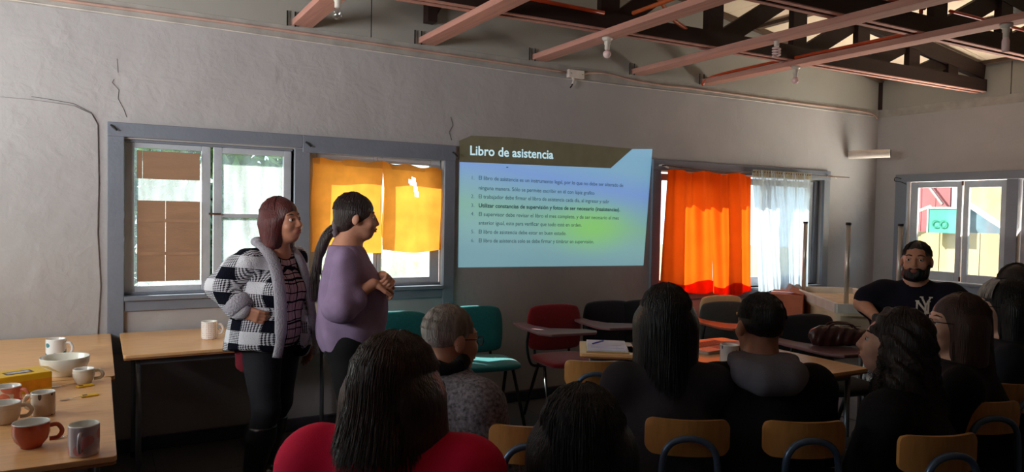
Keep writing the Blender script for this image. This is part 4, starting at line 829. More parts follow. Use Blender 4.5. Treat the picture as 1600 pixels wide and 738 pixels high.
def face(root, hc, R, k=1, smile=0, glasses=False, beard=None, brow=H_dark):
    body_skin = [c for c in root.children if c.name.startswith('body')][0].data.materials[0]
    h = lambda p: tuple(hc+R@(np.array(p, float)*k))
    for s in (-1, 1):
        e = MB(); n = 10; V = []
        me = bpy.data.meshes.new('eye'); bm = bmesh.new(); bmesh.ops.create_uvsphere(bm, u_segments=14, v_segments=10, radius=.0118*k); bm.to_mesh(me); bm.free()
        o = link('eye', me, M_eye, root, loc=h((s*.031, .0745, .008)), smooth=True)
        me = bpy.data.meshes.new('iris'); bm = bmesh.new(); bmesh.ops.create_uvsphere(bm, u_segments=10, v_segments=8, radius=.0062*k); bm.to_mesh(me); bm.free()
        link('iris', me, M_iris, root, loc=h((s*.031, .0820, .007)), smooth=True)
        build('eyelid', MB().tube([h((s*.018, .083, .013)), h((s*.031, .0865, .0165)), h((s*.045, .079, .012))], [.0015, .0034*k, .0015], 8), body_skin, root, smooth=True)
        build('eyebrow', MB().tube([h((s*.014, .083, .031)), h((s*.030, .081, .036)), h((s*.048, .068, .031))], [.0025*k, .0038*k, .002*k], 6), brow, root, smooth=True)
    w = .024+.008*smile
    build('upper_lip', MB().tube([h((-w, .089-.002*smile, -.052+.006*smile)), h((-.008, .103, -.049)), h((0, .104, -.051)), h((.008, .103, -.049)), h((w, .089-.002*smile, -.052+.006*smile))], [.001, .0045*k, .004*k, .0045*k, .001], 8), M_lip, root, smooth=True)
    build('lower_lip', MB().tube([h((-w*.9, .088, -.055+.005*smile)), h((-.008, .101, -.061)), h((.008, .101, -.061)), h((w*.9, .088, -.055+.005*smile))], [.001, .0052*k, .0052*k, .001], 8), M_lip, root, smooth=True)
    if smile: build('teeth', MB().tube([h((-w*.7, .091, -.054)), h((0, .1005, -.0555)), h((w*.7, .091, -.054))], [.001, .0035, .001], 6), M_eye, root, smooth=True)
    if glasses:
        g = MB()
        for s in (-1, 1):
            g.tube([h((s*.033+.023*math.cos(a), .104-.004*abs(math.cos(a)), .006+.017*math.sin(a))) for a in np.linspace(0, 2*PI, 22)], .0016, 6, cap=False)
            g.tube([h((s*.056, .100, .012)), h((s*.076, .05, .012)), h((s*.080, -.01, .008)), h((s*.080, -.025, -.012))], .0018, 6)
        g.tube([h((-.010, .106, .010)), h((0, .109, .014)), h((.010, .106, .010))], .0016, 6); fr = build('spectacles', g, M_wirefr, root, smooth=True)
        for s in (-1, 1): build('lens', MB().add([h((s*.033+.022*math.cos(a), .103, .006+.016*math.sin(a))) for a in np.linspace(0, 2*PI, 19)[:-1]], [tuple(range(18))]), G_lens, fr)
def hand_prims(w, d, n, side=1, curl=35, k=1.0):
    w = np.array(w, float); d = np.array(d, float); d /= np.linalg.norm(d); n = np.array(n, float); n -= d*(n@d); n /= np.linalg.norm(n); l = np.cross(d, n)*side
    P = [cap(w, w+d*.02, .022*k, .02*k, .015)]
    for o in (-.025, -.008, .008, .025): P.append(cap(w+d*.025+l*o*.8, w+d*.08*k+l*o, .0125*k, .0105*k, .012))
    tips = []
    for o, L_ in ((.027, .066), (.009, .078), (-.009, .072), (-.026, .056)):
        a = math.radians(curl); d1 = d*math.cos(a)+n*math.sin(a); d2 = d*math.cos(2*a)+n*math.sin(2*a); d3 = d*math.cos(2.8*a)+n*math.sin(2.8*a)
        p0 = w+d*.082*k+l*o; p1 = p0+d1*L_*.45*k; p2 = p1+d2*L_*.32*k; p3 = p2+d3*L_*.25*k
        P += [cap(p0, p1, .0092*k, .0085*k, .004), cap(p1, p2, .0085*k, .0078*k, .003), cap(p2, p3, .0078*k, .0068*k, .003)]
    t0 = w+d*.025+l*.026; t1 = w+d*.055+l*.046+n*.012; t2 = t1+d*.03+l*.004+n*.012; P += [cap(t0, t1, .013*k, .0105*k, .008), cap(t1, t2, .0105*k, .0085*k, .003)]
    return P
class Man: pass
def make_person(label, x, y, az, J, body=SK1, female=True, hrot=(0, 0, 0), k=1.0, girth=1.0, hands=None, res=.011, hfine=.006, ear=True, fineh=None):
    """J: joints in the person's own frame (x right, y forward)"""
    m = Man(); m.root = t = thing('person', label, 'person', (x, y, 0), -math.radians(az)); J = {a: np.array(b, float) for a, b in J.items()}; m.J = J; m.R = rotm(*hrot); m.k = k; g = girth
    hp, subs, h = head_parts(J['head'], m.R, k, female, ear); m.h = h; hd = J['head']; nk = J['neck']
    neck = [cap(h((0, -.022, -.06)), nk, .050*g**.5, .056*g**.5, .025)]
    sh = J['shr'], J['shl']
    tor = [ell(J['pelvis'], (.155*g, .115*g, .115), .06), ell((J['pelvis']*.45+J['chest']*.55), (.135*g, .105*g, .16), .07), ell(J['chest'], (.150*g, .108*g, .165), .07), cap(J['shr']*.86+nk*.14, J['shl']*.86+nk*.14, .058*g, k=.05), cap(nk, J['chest'], .07, .09, .05)]
    if female: tor += [ell(J['chest']+np.array((s*.075, .085*g, -.02)), (.062, .05, .06), .04) for s in (-1, 1)]
    m.tor = tor; arms = {}
    for s in 'rl':
        a, b, c = J['sh'+s], J['el'+s], J['wr'+s]; arms[s] = [cap(a, b, .050*g, .040*g, .03), cap(b, c, .038*g, .025, .02)]
    m.arms = arms; legs = []
    for s in 'rl':
        a, b, c = J['hip'+s], J['kn'+s], J['an'+s]; legs += [cap(a, b, .085*g, .055*g, .05), cap(b, b*.6+c*.4+np.array((0, -.012, 0)), .052*g, .053*g, .03), cap(b*.6+c*.4, c, .053*g, .034, .03), cap(c+np.array((0, -.02, -.035)), c+np.array((0, .13, -.05)), .036, .028, .03)]
    m.legs = legs; hps = []; fine = [(hd-.14, hd+.14, hfine)]
    for s in 'rl':
        if hands and s in hands:
            d, n, curl = hands[s]; q = hand_prims(J['wr'+s], d, n, 1 if s == 'l' else -1, curl); hps += q
            if fineh: c = J['wr'+s]+np.array(d)/np.linalg.norm(d)*.08; fine.append((c-.09, c+.09, fineh))
        else: d = (J['wr'+s]-J['el'+s]); d /= np.linalg.norm(d); hps += [cap(J['wr'+s], J['wr'+s]+d*.08, .025, .028, .02), cap(J['wr'+s]+d*.08, J['wr'+s]+d*.15, .022, .012, .02)]
    me = sdf_mesh('body', hp+neck+tor+arms['r']+arms['l']+legs+hps, res, fine, subs); m.body = link('body', me, body, t)
    return m
def garment(m, name, prims, mt, inf=.012, cuts=(), res=.010, fold=.004, ff=16, seed=1, subs=(), label=None):
    o = link(name, sdf_mesh(name, prims, res, (), subs, cuts, inf, folds(fold, ff, seed) if fold else None), mt, m.root)
    if label: o['label'] = label
    return o
def seated(hz=1.11, lean=.06, w=.175, knee=.40, armr=None, arml=None, hx=0, lift=0):
    J = dict(head=(hx, lean+.03, hz), neck=(hx*.8, lean-.005, hz-.165+lift*.7), chest=(hx*.4, lean*.5, hz-.36+lift), pelvis=(0, -.02, .52))
    for s, q, a in (('r', 1, armr), ('l', -1, arml)):
        J['sh'+s] = (q*w+hx*.6, lean-.02, hz-.225+lift); J['el'+s], J['wr'+s] = a if a else ((q*(w+.05), lean+.05, hz-.48), (q*.10, .28, hz-.50))
        J['hip'+s] = (q*.09, .0, .50); J['kn'+s] = (q*.12, knee, .50); J['an'+s] = (q*.12, knee+.02, .09)
    return J
def seated_clothes(m, top, bottom=M_denim, topname='jumper', hem=.50, inf=.014, fold=.005, neckz=None, sleeves=(1, 1), seed=1, lab=None):
    z = m.J['neck'][2]+.035 if neckz is None else neckz
    o = garment(m, topname, m.tor+m.arms['r'][:1+sleeves[0]]+m.arms['l'][:1+sleeves[1]], top, inf, [((0, 0, 1), z), ((0, 0, -1), -hem)], fold=fold, seed=seed, label=lab)
    garment(m, 'trousers', m.legs+[m.tor[0]], bottom, .012, [((0, 0, -1), -.085), ((0, 0, 1), hem+.1)], res=.014, fold=.003)
    for s in 'rl':
        c = m.J['an'+s]; garment(m, 'shoe', [cap(c+(0, -.03, -.045), c+(0, .14, -.052), .040, .034), cap(c+(0, -.02, -.03), c+(0, -.015, 0), .045, .045)], M_boot, 0, [((0, 0, -1), -.004)], res=.012, fold=0)
    return o
def strands(P0, n, fn, m, r=.004, name='hair_strands', seed=0, seg=9, sides=4):
    g = np.random.default_rng(seed); mb = MB()
    for i in range(n):
        pts = fn(g, i)
        if pts is None: continue
        L_ = len(pts); rr = [r*g.uniform(.6, 1.2)*(1 if j < L_-3 else (.75, .45, .15)[j-(L_-3)]) for j in range(L_)]; mb.tube(pts, rr, sides, cap=False, flat=.6)
    me = bpy.data.meshes.new(name); me.from_pydata(mb.v, [], mb.f); me.update(); return link(name, me, m, P0, smooth=True)
def hair(m, mt, length=.25, vol=.018, kind='straight', n=260, seed=0, faceopen=70, back=.0, r=.0042, wave=.004, taper=.0, cover=None, label=None, bump=.0008, tied=False, facew=0):
    """scalp volume plus a fall of hair to `length` below the head centre; strands laid over it"""
    J = m.J; h, R, k = m.h, m.R, m.k; hc = J['head']; E = lambda c, q, kk=.02: ell(h(c), np.array(q)*k, kk, R)
    base = [E((0, -.022, .034), (.078+vol, .096+vol, .086+vol*.9))]; subs = [E((0, .150-facew*.6, -.045), (.062+vol*.3+facew, .098, .118), .015)]
    cuts = []
    cz = hc[2]-length; down = np.array((0, 0, -1.0)); bk = (R@np.array((0, -1.0, 0))); bk[2] = 0; bk /= np.linalg.norm(bk)
    if length > .12:
        c0 = hc+bk*.035; c1 = np.array((c0[0], c0[1], cz+.03))+bk*back
        rt = .066+vol
        sd = np.cross(bk, down)
        for o in (-.045, -.02, .02, .045): base.append(cap(c0+sd*o+down*.02, c1+sd*o*(1-taper), rt*.86, rt*.62*(1-taper*.5), .04))
        for o in (-.066, .066): base.append(cap(c0+sd*o-bk*.03+down*.0, c1+sd*o*(1.05-taper)-bk*.025, .034+vol*.5, .026, .03))
        cuts = [((0, 0, -1), -(cz), .004)]
    elif tied: base += [E((0, -.055, -.02), (.070, .062, .075)), cap(h((0, -.07, -.04)), h((0, -.10, -.055)), .042, .022, .03)]; subs.append(E((0, .075, -.075), (.12, .085, .070), .01))
    else: subs.append(E((0, .09, -.075), (.12, .10, .075), .01)); cuts = []; base[0] = E((0, -.026, .036), (.077+vol, .094+vol, .086+vol)); subs.append(E((0, -.06, -.11), (.2, .2, .05), .01))
    disp = (lambda X, Y, Z: bump*np.sin(np.arctan2(Y-hc[1], X-hc[0])*46+Z*8)+.5*bump*np.sin(X*160+Z*20)+(wave*1.2*(np.sin(X*70+Z*55)*np.sin(Y*60-Z*35)) if kind == 'curly' else 0))
    o = link('hair', sdf_mesh('hair', base, .0075, (), subs, cuts, 0, disp), mt, m.root)
    if label: o['label'] = label
    rad = np.array((.080+vol, .098+vol, .089+vol))*k; cen = h((0, -.022, .034))
    def fn(g, i):
        a = g.uniform(-180, 180)
        if abs(a) < faceopen*.5: return None
        A = math.radians(a); p = []
        part = g.uniform(.08, .25)
        for j in range(5):
            th = lerp(part, PI/2*1.02, j/4); q = np.array((math.sin(A)*math.sin(th), math.cos(A)*math.sin(th), math.cos(th)))*rad*(1+.012*g.normal()); p.append(cen+R@q)
        L_ = max(.0, p[-1][2]-cz)*g.uniform(.82, 1.03)
        if length <= .12: p = p[:]; return [tuple(q) for q in p]
        e = p[-1]; out = (e-cen); out[2] = 0; out /= max(np.linalg.norm(out), 1e-6); ph = g.uniform(0, 6); K = 7
        for j in range(1, K+1):
            t = j/K; w = wave*(2.4 if kind == 'curly' else .6)*math.sin(ph+t*(16 if kind == 'curly' else 3))
            q = e+down*L_*t+bk*back*t-out*((.022*t+taper*.03*t) if taper >= 0 else taper*.075*t*t)+sdv(out)*w+out*w*.5; p.append(q)
        return [tuple(q) for q in p]
    s = strands(m.root, n, fn, mt, r, seed=seed, name='hair_strands'); s['kind'] = 'stuff'; return o
def sdv(o): return np.array((-o[1], o[0], 0))

# --- 1 standing woman in the black and white chequered coat
def check_mat():
    if 'black_white_check_wool' in MC: return MC['black_white_check_wool']
    m = mat('black_white_check_wool', (220, 220, 224), rough=.95, bump=.5, bscale=180, spec=.1); N = m.node_tree.nodes; L = m.node_tree.links; b = N['Principled BSDF']; tc = N['Texture Coordinate']
    mp = N.new('ShaderNodeMapping'); mp.inputs['Rotation'].default_value = (0, math.radians(8), 0); L.new(tc.outputs['Object'], mp.inputs[0]); sp = N.new('ShaderNodeSeparateXYZ'); L.new(mp.outputs[0], sp.inputs[0])
    def op(o, a, bb=None, cc=None):
        n = N.new('ShaderNodeMath'); n.operation = o
        for i, v in enumerate((a, bb, cc)):
            if v is None: continue
            if isinstance(v, (int, float)): n.inputs[i].default_value = v
            else: L.new(v, n.inputs[i])
        return n.outputs[0]
    u = op('ADD', sp.outputs['Y'], op('MULTIPLY', sp.outputs['X'], .35)); v = sp.outputs['Z']
    A = op('LESS_THAN', op('FRACT', op('MULTIPLY', u, 1/.125)), .5); B = op('LESS_THAN', op('FRACT', op('MULTIPLY', v, 1/.125)), .5)
    f = 1/.0165; p = op('LESS_THAN', op('FRACT', op('MULTIPLY', op('ADD', u, v), f)), .5); q = op('LESS_THAN', op('FRACT', op('MULTIPLY', op('SUBTRACT', u, v), f)), .5)
    fine = op('ABSOLUTE', op('SUBTRACT', p, q)); mixed = op('ABSOLUTE', op('SUBTRACT', A, B)); white = op('MULTIPLY', A, B)
    val = op('ADD', white, op('MULTIPLY', mixed, op('MULTIPLY', p, q))) 
    val = op('ADD', white, op('MULTIPLY', mixed, fine)); mx = N.new('ShaderNodeMix'); mx.data_type = 'RGBA'; mx.inputs['A'].default_value = (*srgb((16, 18, 30)), 1); mx.inputs['B'].default_value = (*srgb((222, 224, 232)), 1)
    L.new(val, mx.inputs['Factor']); L.new(mx.outputs['Result'], b.inputs['Base Color']); return m
def grid_mat():
    m = mat('pale_pink_blouse_black_lines', (190, 160, 160), rough=.85, spec=.1); N = m.node_tree.nodes; L = m.node_tree.links; b = N['Principled BSDF']; tc = N['Texture Coordinate']
    nz = N.new('ShaderNodeTexNoise'); nz.inputs['Scale'].default_value = 9; L.new(tc.outputs['Object'], nz.inputs['Vector']); va = N.new('ShaderNodeVectorMath'); va.operation = 'MULTIPLY_ADD'; va.inputs[1].default_value = (.035,)*3; L.new(nz.outputs['Color'], va.inputs[0]); L.new(tc.outputs['Object'], va.inputs[2])
    sp = N.new('ShaderNodeSeparateXYZ'); L.new(va.outputs[0], sp.inputs[0]); r = None
    for ax, s, t in (('X', 17, .10), ('Z', 21, .13), ('X', 41, .07), ('Z', 9, .10), ('Y', 17, .10)):
        a = N.new('ShaderNodeMath'); a.operation = 'MULTIPLY'; a.inputs[1].default_value = s; L.new(sp.outputs[ax], a.inputs[0]); f = N.new('ShaderNodeMath'); f.operation = 'FRACT'; L.new(a.outputs[0], f.inputs[0]); c = N.new('ShaderNodeMath'); c.operation = 'LESS_THAN'; c.inputs[1].default_value = t; L.new(f.outputs[0], c.inputs[0])
        if r is None: r = c.outputs[0]
        else: x = N.new('ShaderNodeMath'); x.operation = 'MAXIMUM'; L.new(r, x.inputs[0]); L.new(c.outputs[0], x.inputs[1]); r = x.outputs[0]
    mx = N.new('ShaderNodeMix'); mx.data_type = 'RGBA'; mx.inputs['A'].default_value = (*srgb((196, 168, 170)), 1); mx.inputs['B'].default_value = (*srgb((22, 18, 26)), 1); L.new(r, mx.inputs['Factor']); L.new(mx.outputs['Result'], b.inputs['Base Color']); return m
J = dict(head=(-.01, .045, 1.400), neck=(0, -.005, 1.245), chest=(0, -.01, 1.06), pelvis=(0, -.015, .82), shr=(.16, -.03, 1.185), shl=(-.155, -.01, 1.185),
         elr=(.24, -.115, 1.075), wrr=(.215, .0, .955), ell=(-.22, -.05, .96), wrl=(-.23, .02, .76), hipr=(.085, -.01, .78), hipl=(-.085, -.01, .78), knr=(.11, .06, .44), knl=(-.05, -.01, .44), anr=(.13, -.01, .09), anl=(-.02, -.09, .09))
m = make_person('standing person with auburn hair in a black and white chequered coat, smiling', -6.50, -.93, 145, J, SK2, hrot=(4, 2, 4), girth=1.08, hands={'r': ((-.35, .9, -.35), (-1, -.2, 0), 30), 'l': ((0, .2, -1), (1, 0, 0), 20)}, fineh=.005)
face(m.root, m.J['head'], m.R, 1, smile=1, brow=H_dark)
hair(m, H_red, .150, .008, n=1000, seed=3, r=.0016, faceopen=135, facew=.022, label='auburn shoulder-length hair')
garment(m, 'blouse', m.tor, grid_mat(), .014, [((0, 0, 1), 1.245), ((0, 0, -1), -.74, .004)], fold=.005, res=.009, subs=[cap((0, .09, 1.27), (0, .05, 1.25), .055, .05)], label='pale pink blouse with black scribbled grid lines')
coat_sub = [cap((-.005, .17, .55), (-.0, .16, .95), .095, .085, .02), cap((0, .16, .95), (0, .11, 1.22), .085, .06, .02), cap((0, .03, 1.2), (0, .06, 1.34), .06, .08, .02)]
CP = m.tor+[ell((0, -.01, .80), (.195, .155, .14), .08), cap((.10, -.03, 1.0), (.13, -.04, .74), .08, .11, .06), cap((-.10, -.02, 1.0), (-.14, -.03, .72), .07, .09, .06)]
SL = {'r': [cap(J['shr'], J['elr'], .066, .064, .02), cap(J['elr'], np.array(J['wrr'])+np.array((.01, -.015, .01)), .060, .042, .02)], 'l': [cap(J['shl'], J['ell'], .06, .055, .02), cap(J['ell'], J['wrl'], .055, .05, .02)]}
for s in 'rl': garment(m, 'coat_sleeve', SL[s], check_mat(), .012, fold=.008, ff=24, res=.008, seed=31)
coat = garment(m, 'coat', CP, check_mat(), .020, [((0, 0, 1), 1.262), ((.25, .10, -1), -.70, .003)], fold=.007, ff=20, res=.009, subs=coat_sub)
M_fl = mat('grey_fleece_lining', (168, 166, 176), rough=1, bump=.6, bscale=120, spec=.05)
for s, pts in ((1, [(.055, -.055, 1.285), (.088, .01, 1.262), (.098, .085, 1.20), (.105, .130, 1.08), (.112, .150, .95), (.120, .158, .82), (.135, .150, .72)]), (-1, [(-.055, -.055, 1.285), (-.088, .02, 1.262), (-.098, .09, 1.19), (-.105, .125, 1.08), (-.118, .145, .95), (-.14, .150, .82), (-.165, .140, .69)])):
    build('fleece_lapel', MB().tube(smoothpts([pts[0]]+pts[1:], 5), [.030]*6+[.034]*(len(smoothpts(pts, 5))-12)+[.026]*6, 12, flat=.55), M_fl, m.root, smooth=True)
build('fleece_collar', MB().tube(smoothpts([(.07, -.03, 1.282), (.05, -.075, 1.29), (0, -.092, 1.292), (-.05, -.075, 1.29), (-.07, -.03, 1.282)], 5), .030, 12, flat=.8), M_fl, m.root, smooth=True)
a = np.array(J['wrr']); d = a-np.array(J['elr']); d /= np.linalg.norm(d); build('fleece_cuff', MB().tube([tuple(a-d*.065), tuple(a-d*.055), tuple(a-d*.0), tuple(a+d*.012)], [.066, .074, .068, .050], 16), M_fl, m.root, smooth=True)
garment(m, 'red_undershirt', [ell((0.02, -.03, .74), (.165, .13, .10), .05), cap((.10, -.06, .72), (.12, -.09, .60), .075, .045), cap((-.02, -.05, .7), (-.02, -.05, .66), .09, .08)], mat('dark_red_knit', (108, 20, 34), rough=.95, bump=.3, bscale=200), .0, [((.2, 0, -1), -.60, .012)], fold=.008, ff=26)
garment(m, 'jeans', m.legs+[m.tor[0]], M_denim, .008, [((0, 0, 1), .86), ((0, 0, -1), -.34)], fold=.003, res=.01)
garment(m, 'boot', [p for i, p in enumerate(m.legs) if i in (1, 2, 3)], M_boot, .016, [((0, 0, 1), .36), ((0, 0, -1), -.004)], fold=.002, res=.01); garment(m, 'boot', [p for i, p in enumerate(m.legs) if i in (5, 6, 7)], M_boot, .016, [((0, 0, 1), .36), ((0, 0, -1), -.004)], fold=.002, res=.01)

# --- 2 standing woman in purple
J = dict(head=(0, .03, 1.425), neck=(0, -.02, 1.27), chest=(0, 0, 1.07), pelvis=(0, -.01, .82), shr=(.155, -.03, 1.20), shl=(-.155, -.03, 1.20), elr=(.225, -.06, 1.00), wrr=(.180, .10, 1.10), ell=(-.20, 0, 1.0), wrl=(.085, .155, 1.13),
         hipr=(.085, -.01, .78), hipl=(-.085, -.01, .78), knr=(.09, .03, .44), knl=(-.09, .03, .44), anr=(.09, 0, .09), anl=(-.1, .0, .09))
m = make_person('standing person in a purple blouse with a low ponytail, hands together', -6.17, -1.18, 104, J, SK1, hrot=(0, -5, 0), girth=1.10, hands={'r': ((-.35, .9, -.2), (-.4, 0, -1), 38), 'l': ((.9, .35, -.05), (0, -.7, -.7), 55)}, fineh=.0045)
face(m.root, m.J['head'], m.R, 1)
hair(m, H_dark, .10, .008, n=900, seed=4, r=.0016, faceopen=100, label='dark brown hair tied back', tied=True)
M_pur = mat('mauve_cotton', (158, 136, 170), rough=.9, var=.12, scale=12, bump=.25, bscale=260, spec=.1, trans=.12)
BP = m.tor+[ell((0, .01, .93), (.158, .148, .26), .09)]
for s, e in (('r', (-.02, .06, .025)), ('l', (.03, .04, .02))):
    ee = np.array(J['el'+s]); garment(m, 'sleeve', [cap(J['sh'+s], ee, .070, .066, .02), cap(ee, ee+np.array(e), .068, .062, .02), ell(ee+np.array((0, .0, -.02)), (.07, .075, .05), .03)], M_pur, .008, fold=.006, ff=22, res=.008, seed=9)
garment(m, 'blouse', BP, M_pur, .016, [((0, 0, 1), 1.285), ((0, .15, -1), -.765, .006)], fold=.007, ff=16, res=.009, seed=8, subs=[cap((0, .09, 1.31), (0, .02, 1.31), .052, .055, .01)])
garment(m, 'trousers', m.legs+[m.tor[0]], mat('black_cloth', (14, 13, 17), rough=.9), .014, [((0, 0, 1), .86), ((0, 0, -1), -.06)], fold=.004, res=.011)
for s in 'rl': c = m.J['an'+s]; garment(m, 'shoe', [cap(c+(0, -.03, -.045), c+(0, .14, -.052), .040, .034)], M_boot, 0, [((0, 0, -1), -.004)], res=.012, fold=0)
pt = [(0, -.055, 1.372), (0, -.085, 1.365), (0, -.125, 1.32), (-.01, -.16, 1.22), (-.02, -.175, 1.10), (-.02, -.175, .99)]
def pony(g, i):
    o = g.normal(size=2)*.011; return [tuple(np.array(p)+np.array((o[0]*(1+.6*math.sin(j*.6)), o[1]*(1+.5*math.sin(j*.6)), 0))) for j, p in enumerate(smoothpts(pt[:5+(i % 2)], 3))]
build('ponytail', MB().tube(smoothpts(pt, 4), [.020]*4+[.028]*8+[.022]*5+[.014]*3+[.006], 12), H_dark, m.root, smooth=True); s = strands(m.root, 120, pony, H_dark, .0028, 'ponytail_strands', 5); s['kind'] = 'stuff'
me = bpy.data.meshes.new('scrunchie'); bm = bmesh.new(); n1, n2 = 26, 10; vv = []
for i in range(n1):
    A = 2*PI*i/n1; rr = .030+.004*math.sin(A*7)
    for j in range(n2): B = 2*PI*j/n2; q = .014+.002*math.sin(A*9); vv.append(bm.verts.new(((rr+q*math.cos(B))*math.cos(A), q*math.sin(B)*1.1, (rr+q*math.cos(B))*math.sin(A))))
for i in range(n1):
    for j in range(n2): bm.faces.new((vv[i*n2+j], vv[((i+1) % n1)*n2+j], vv[((i+1) % n1)*n2+(j+1) % n2], vv[i*n2+(j+1) % n2]))
bm.to_mesh(me); bm.free(); link('scrunchie', me, mat('grey_velvet', (108, 96, 104), rough=1, sheen=.5), m.root, loc=(0, -.080, 1.366), smooth=True)

# --- 3 seated foreground person in red
m = make_person('seated person in a red blouse with a long dark bob, seen from behind', -6.795, -3.455, 38, seated(1.083, .03, .165, lift=.078), SK3, hrot=(-14, -6, 0), k=1.0, girth=1.12)
face(m.root, m.J['head'], m.R, 1, glasses=True)
M_redb = mat('raspberry_red_cotton', (244, 34, 80), rough=.8, var=.08, scale=10, bump=.15, bscale=300, spec=.15)
seated_clothes(m, M_redb, topname='red_blouse', inf=.016, neckz=1.055, seed=11, fold=.004)
for s in (): build('seam', MB().tube(smoothpts([(s*.205, -.02, .935), (s*.16, -.115, .905), (s*.15, -.17, .84), (s*.15, -.175, .70)], 5), .0022, 6), mat('dark_red_seam', (150, 16, 40), rough=.9), m.root, smooth=True)
hair(m, H_dkg, .124, .008, n=2600, seed=5, r=.0015, faceopen=72, back=.006, taper=-.42, label='glossy dark brown straight bob')

# --- 4 grey-haired man
M_tw = mat('grey_tweed', (126, 122, 130), rough=.95, var=.6, scale=90, bump=.4, bscale=200, spec=.1, detail=8)
m = make_person('seated grey-haired person with glasses in a speckled grey jacket', -6.33, -2.63, 66, seated(1.030, .05, .185, lift=.035), SK1, female=False, hrot=(-18, -8, 0), k=.95, girth=1.15)
face(m.root, m.J['head'], m.R, .95, glasses=True, brow=H_grey)
seated_clothes(m, M_tw, topname='jacket', inf=.022, neckz=.965, seed=12, fold=.007); build('scarf', MB().tube([(.075*math.cos(a), .03+.07*math.sin(a), .955+.01*math.sin(a*3)) for a in np.linspace(0, 2*PI, 24)], .026, 10, cap=False), M_drk, m.root, smooth=True)
hair(m, H_grey, .08, .002, n=1200, seed=6, r=.0014, faceopen=80, label='short grey hair')

# --- 5 dark head in the front
m = make_person('seated person in front of whom only long dark hair and shoulders show', -6.47, -3.66, 34, seated(.985, .03, .155), SK3, hrot=(0, -4, 0), girth=.95)
seated_clothes(m, M_drk, topname='jumper', inf=.014, seed=13); hair(m, H_blk, .34, .010, n=1500, seed=7, r=.0017, faceopen=70, back=.03, taper=-.35, label='long black hair with a warm sheen')

# --- 6 long-haired person
m = make_person('seated person with long wavy dark hair and a dark grey jumper, seen from behind', -5.59, -2.94, 30, seated(1.09, .05, .170), SK3, hrot=(-6, -3, 0), girth=1.08)
seated_clothes(m, mat('charcoal_jumper', (58, 56, 64), rough=.95, bump=.3, bscale=260), inf=.014, seed=14); hair(m, H_blk, .34, .012, n=1500, seed=8, r=.0018, faceopen=70, back=.03, taper=-.12, wave=.007, label='long wavy dark hair')

# --- 7 man with grey hood
m = make_person('seated person with short black hair, grey hood over a black jacket, seen from behind', -5.28, -3.09, 32, seated(1.072, .06, .175), SK2, female=False, hrot=(10, -4, 0), k=.97, girth=1.2)
seated_clothes(m, M_drk, topname='jacket', inf=.024, neckz=.955, seed=15, fold=.006); hair(m, H_blk, .08, .003, n=900, seed=9, r=.0014, faceopen=80, label='short black hair')
garment(m, 'hood', [cap((-.07, .02, .955), (.07, .02, .955), .05), cap((-.08, -.05, .93), (.08, -.05, .93), .048), cap((-.03, -.085, .915), (.05, -.085, .915), .05, .05)], M_hood, .002, [((0, 0, 1), .985)], fold=.006, res=.008)

# --- 8 curly-haired person
m = make_person('seated person with curly dark hair in profile, turned to the left', -4.885, -3.40, -10, seated(1.036, .06, .17), SK3, hrot=(22, 2, 0), girth=1.1)
face(m.root, m.J['head'], m.R, 1); seated_clothes(m, M_drk, topname='jumper', inf=.016, seed=16)
hair(m, H_dark, .24, .005, 'curly', n=1300, seed=10, r=.0022, taper=-.5, faceopen=105, wave=.010, label='curly dark brown hair')

# --- 9 glasses, brown hair
m = make_person('seated person with glasses and long warm brown hair in profile', -4.374, -3.333, -22, seated(1.059, .06, .17), SK3, hrot=(30, 2, 0), girth=1.1)
face(m.root, m.J['head'], m.R, 1, glasses=True, brow=H_brn); seated_clothes(m, M_drk, topname='cardigan', inf=.016, seed=17)
hair(m, H_brn, .28, .006, n=1100, seed=11, r=.0019, taper=-.4, faceopen=115, wave=.006, label='long warm brown hair')
for s in (-1, 1): build('earring', MB().tube([m.h((s*.084, -.01, -.040)), m.h((s*.086, -.008, -.048))], .0045, 8), M_st, m.root)

# --- 10 greying fringe
m = make_person('seated person with dark shoulder-length hair greying at the fringe', -3.782, -3.201, -25, seated(1.080, .05, .17), SK3, hrot=(28, 0, 0), girth=1.1)
face(m.root, m.J['head'], m.R, 1, glasses=True); seated_clothes(m, mat('dark_blue_jumper', (22, 26, 36), rough=.95), inf=.016, seed=18); hair(m, H_blk, .19, .012, n=900, seed=12, r=.0018, faceopen=105, label='dark hair greying at the fringe')
def fr(g, i):
    a = math.radians(g.uniform(-38, 38)); c = m.h((0, -.02, .034)); return [tuple(c+m.R@(np.array((math.sin(a)*math.sin(t), math.cos(a)*math.sin(t), math.cos(t)))*np.array((.098, .116, .108)))) for t in np.linspace(.5, 1.45, 6)]
s = strands(m.root, 60, fr, H_grey, .0035, 'grey_fringe', 3); s['kind'] = 'stuff'

# --- 11 face at the right edge
m = make_person('seated person at the right photo edge facing the room, dark hair', -3.17, -2.89, -108, seated(1.127, .04, .17), SK2, hrot=(2, -4, 0), girth=1.05)
face(m.root, m.J['head'], m.R, 1); seated_clothes(m, M_drk, topname='jumper', inf=.014, seed=19); hair(m, H_dark, .15, .004, n=800, seed=13, r=.0017, faceopen=120, label='dark chin-length hair')

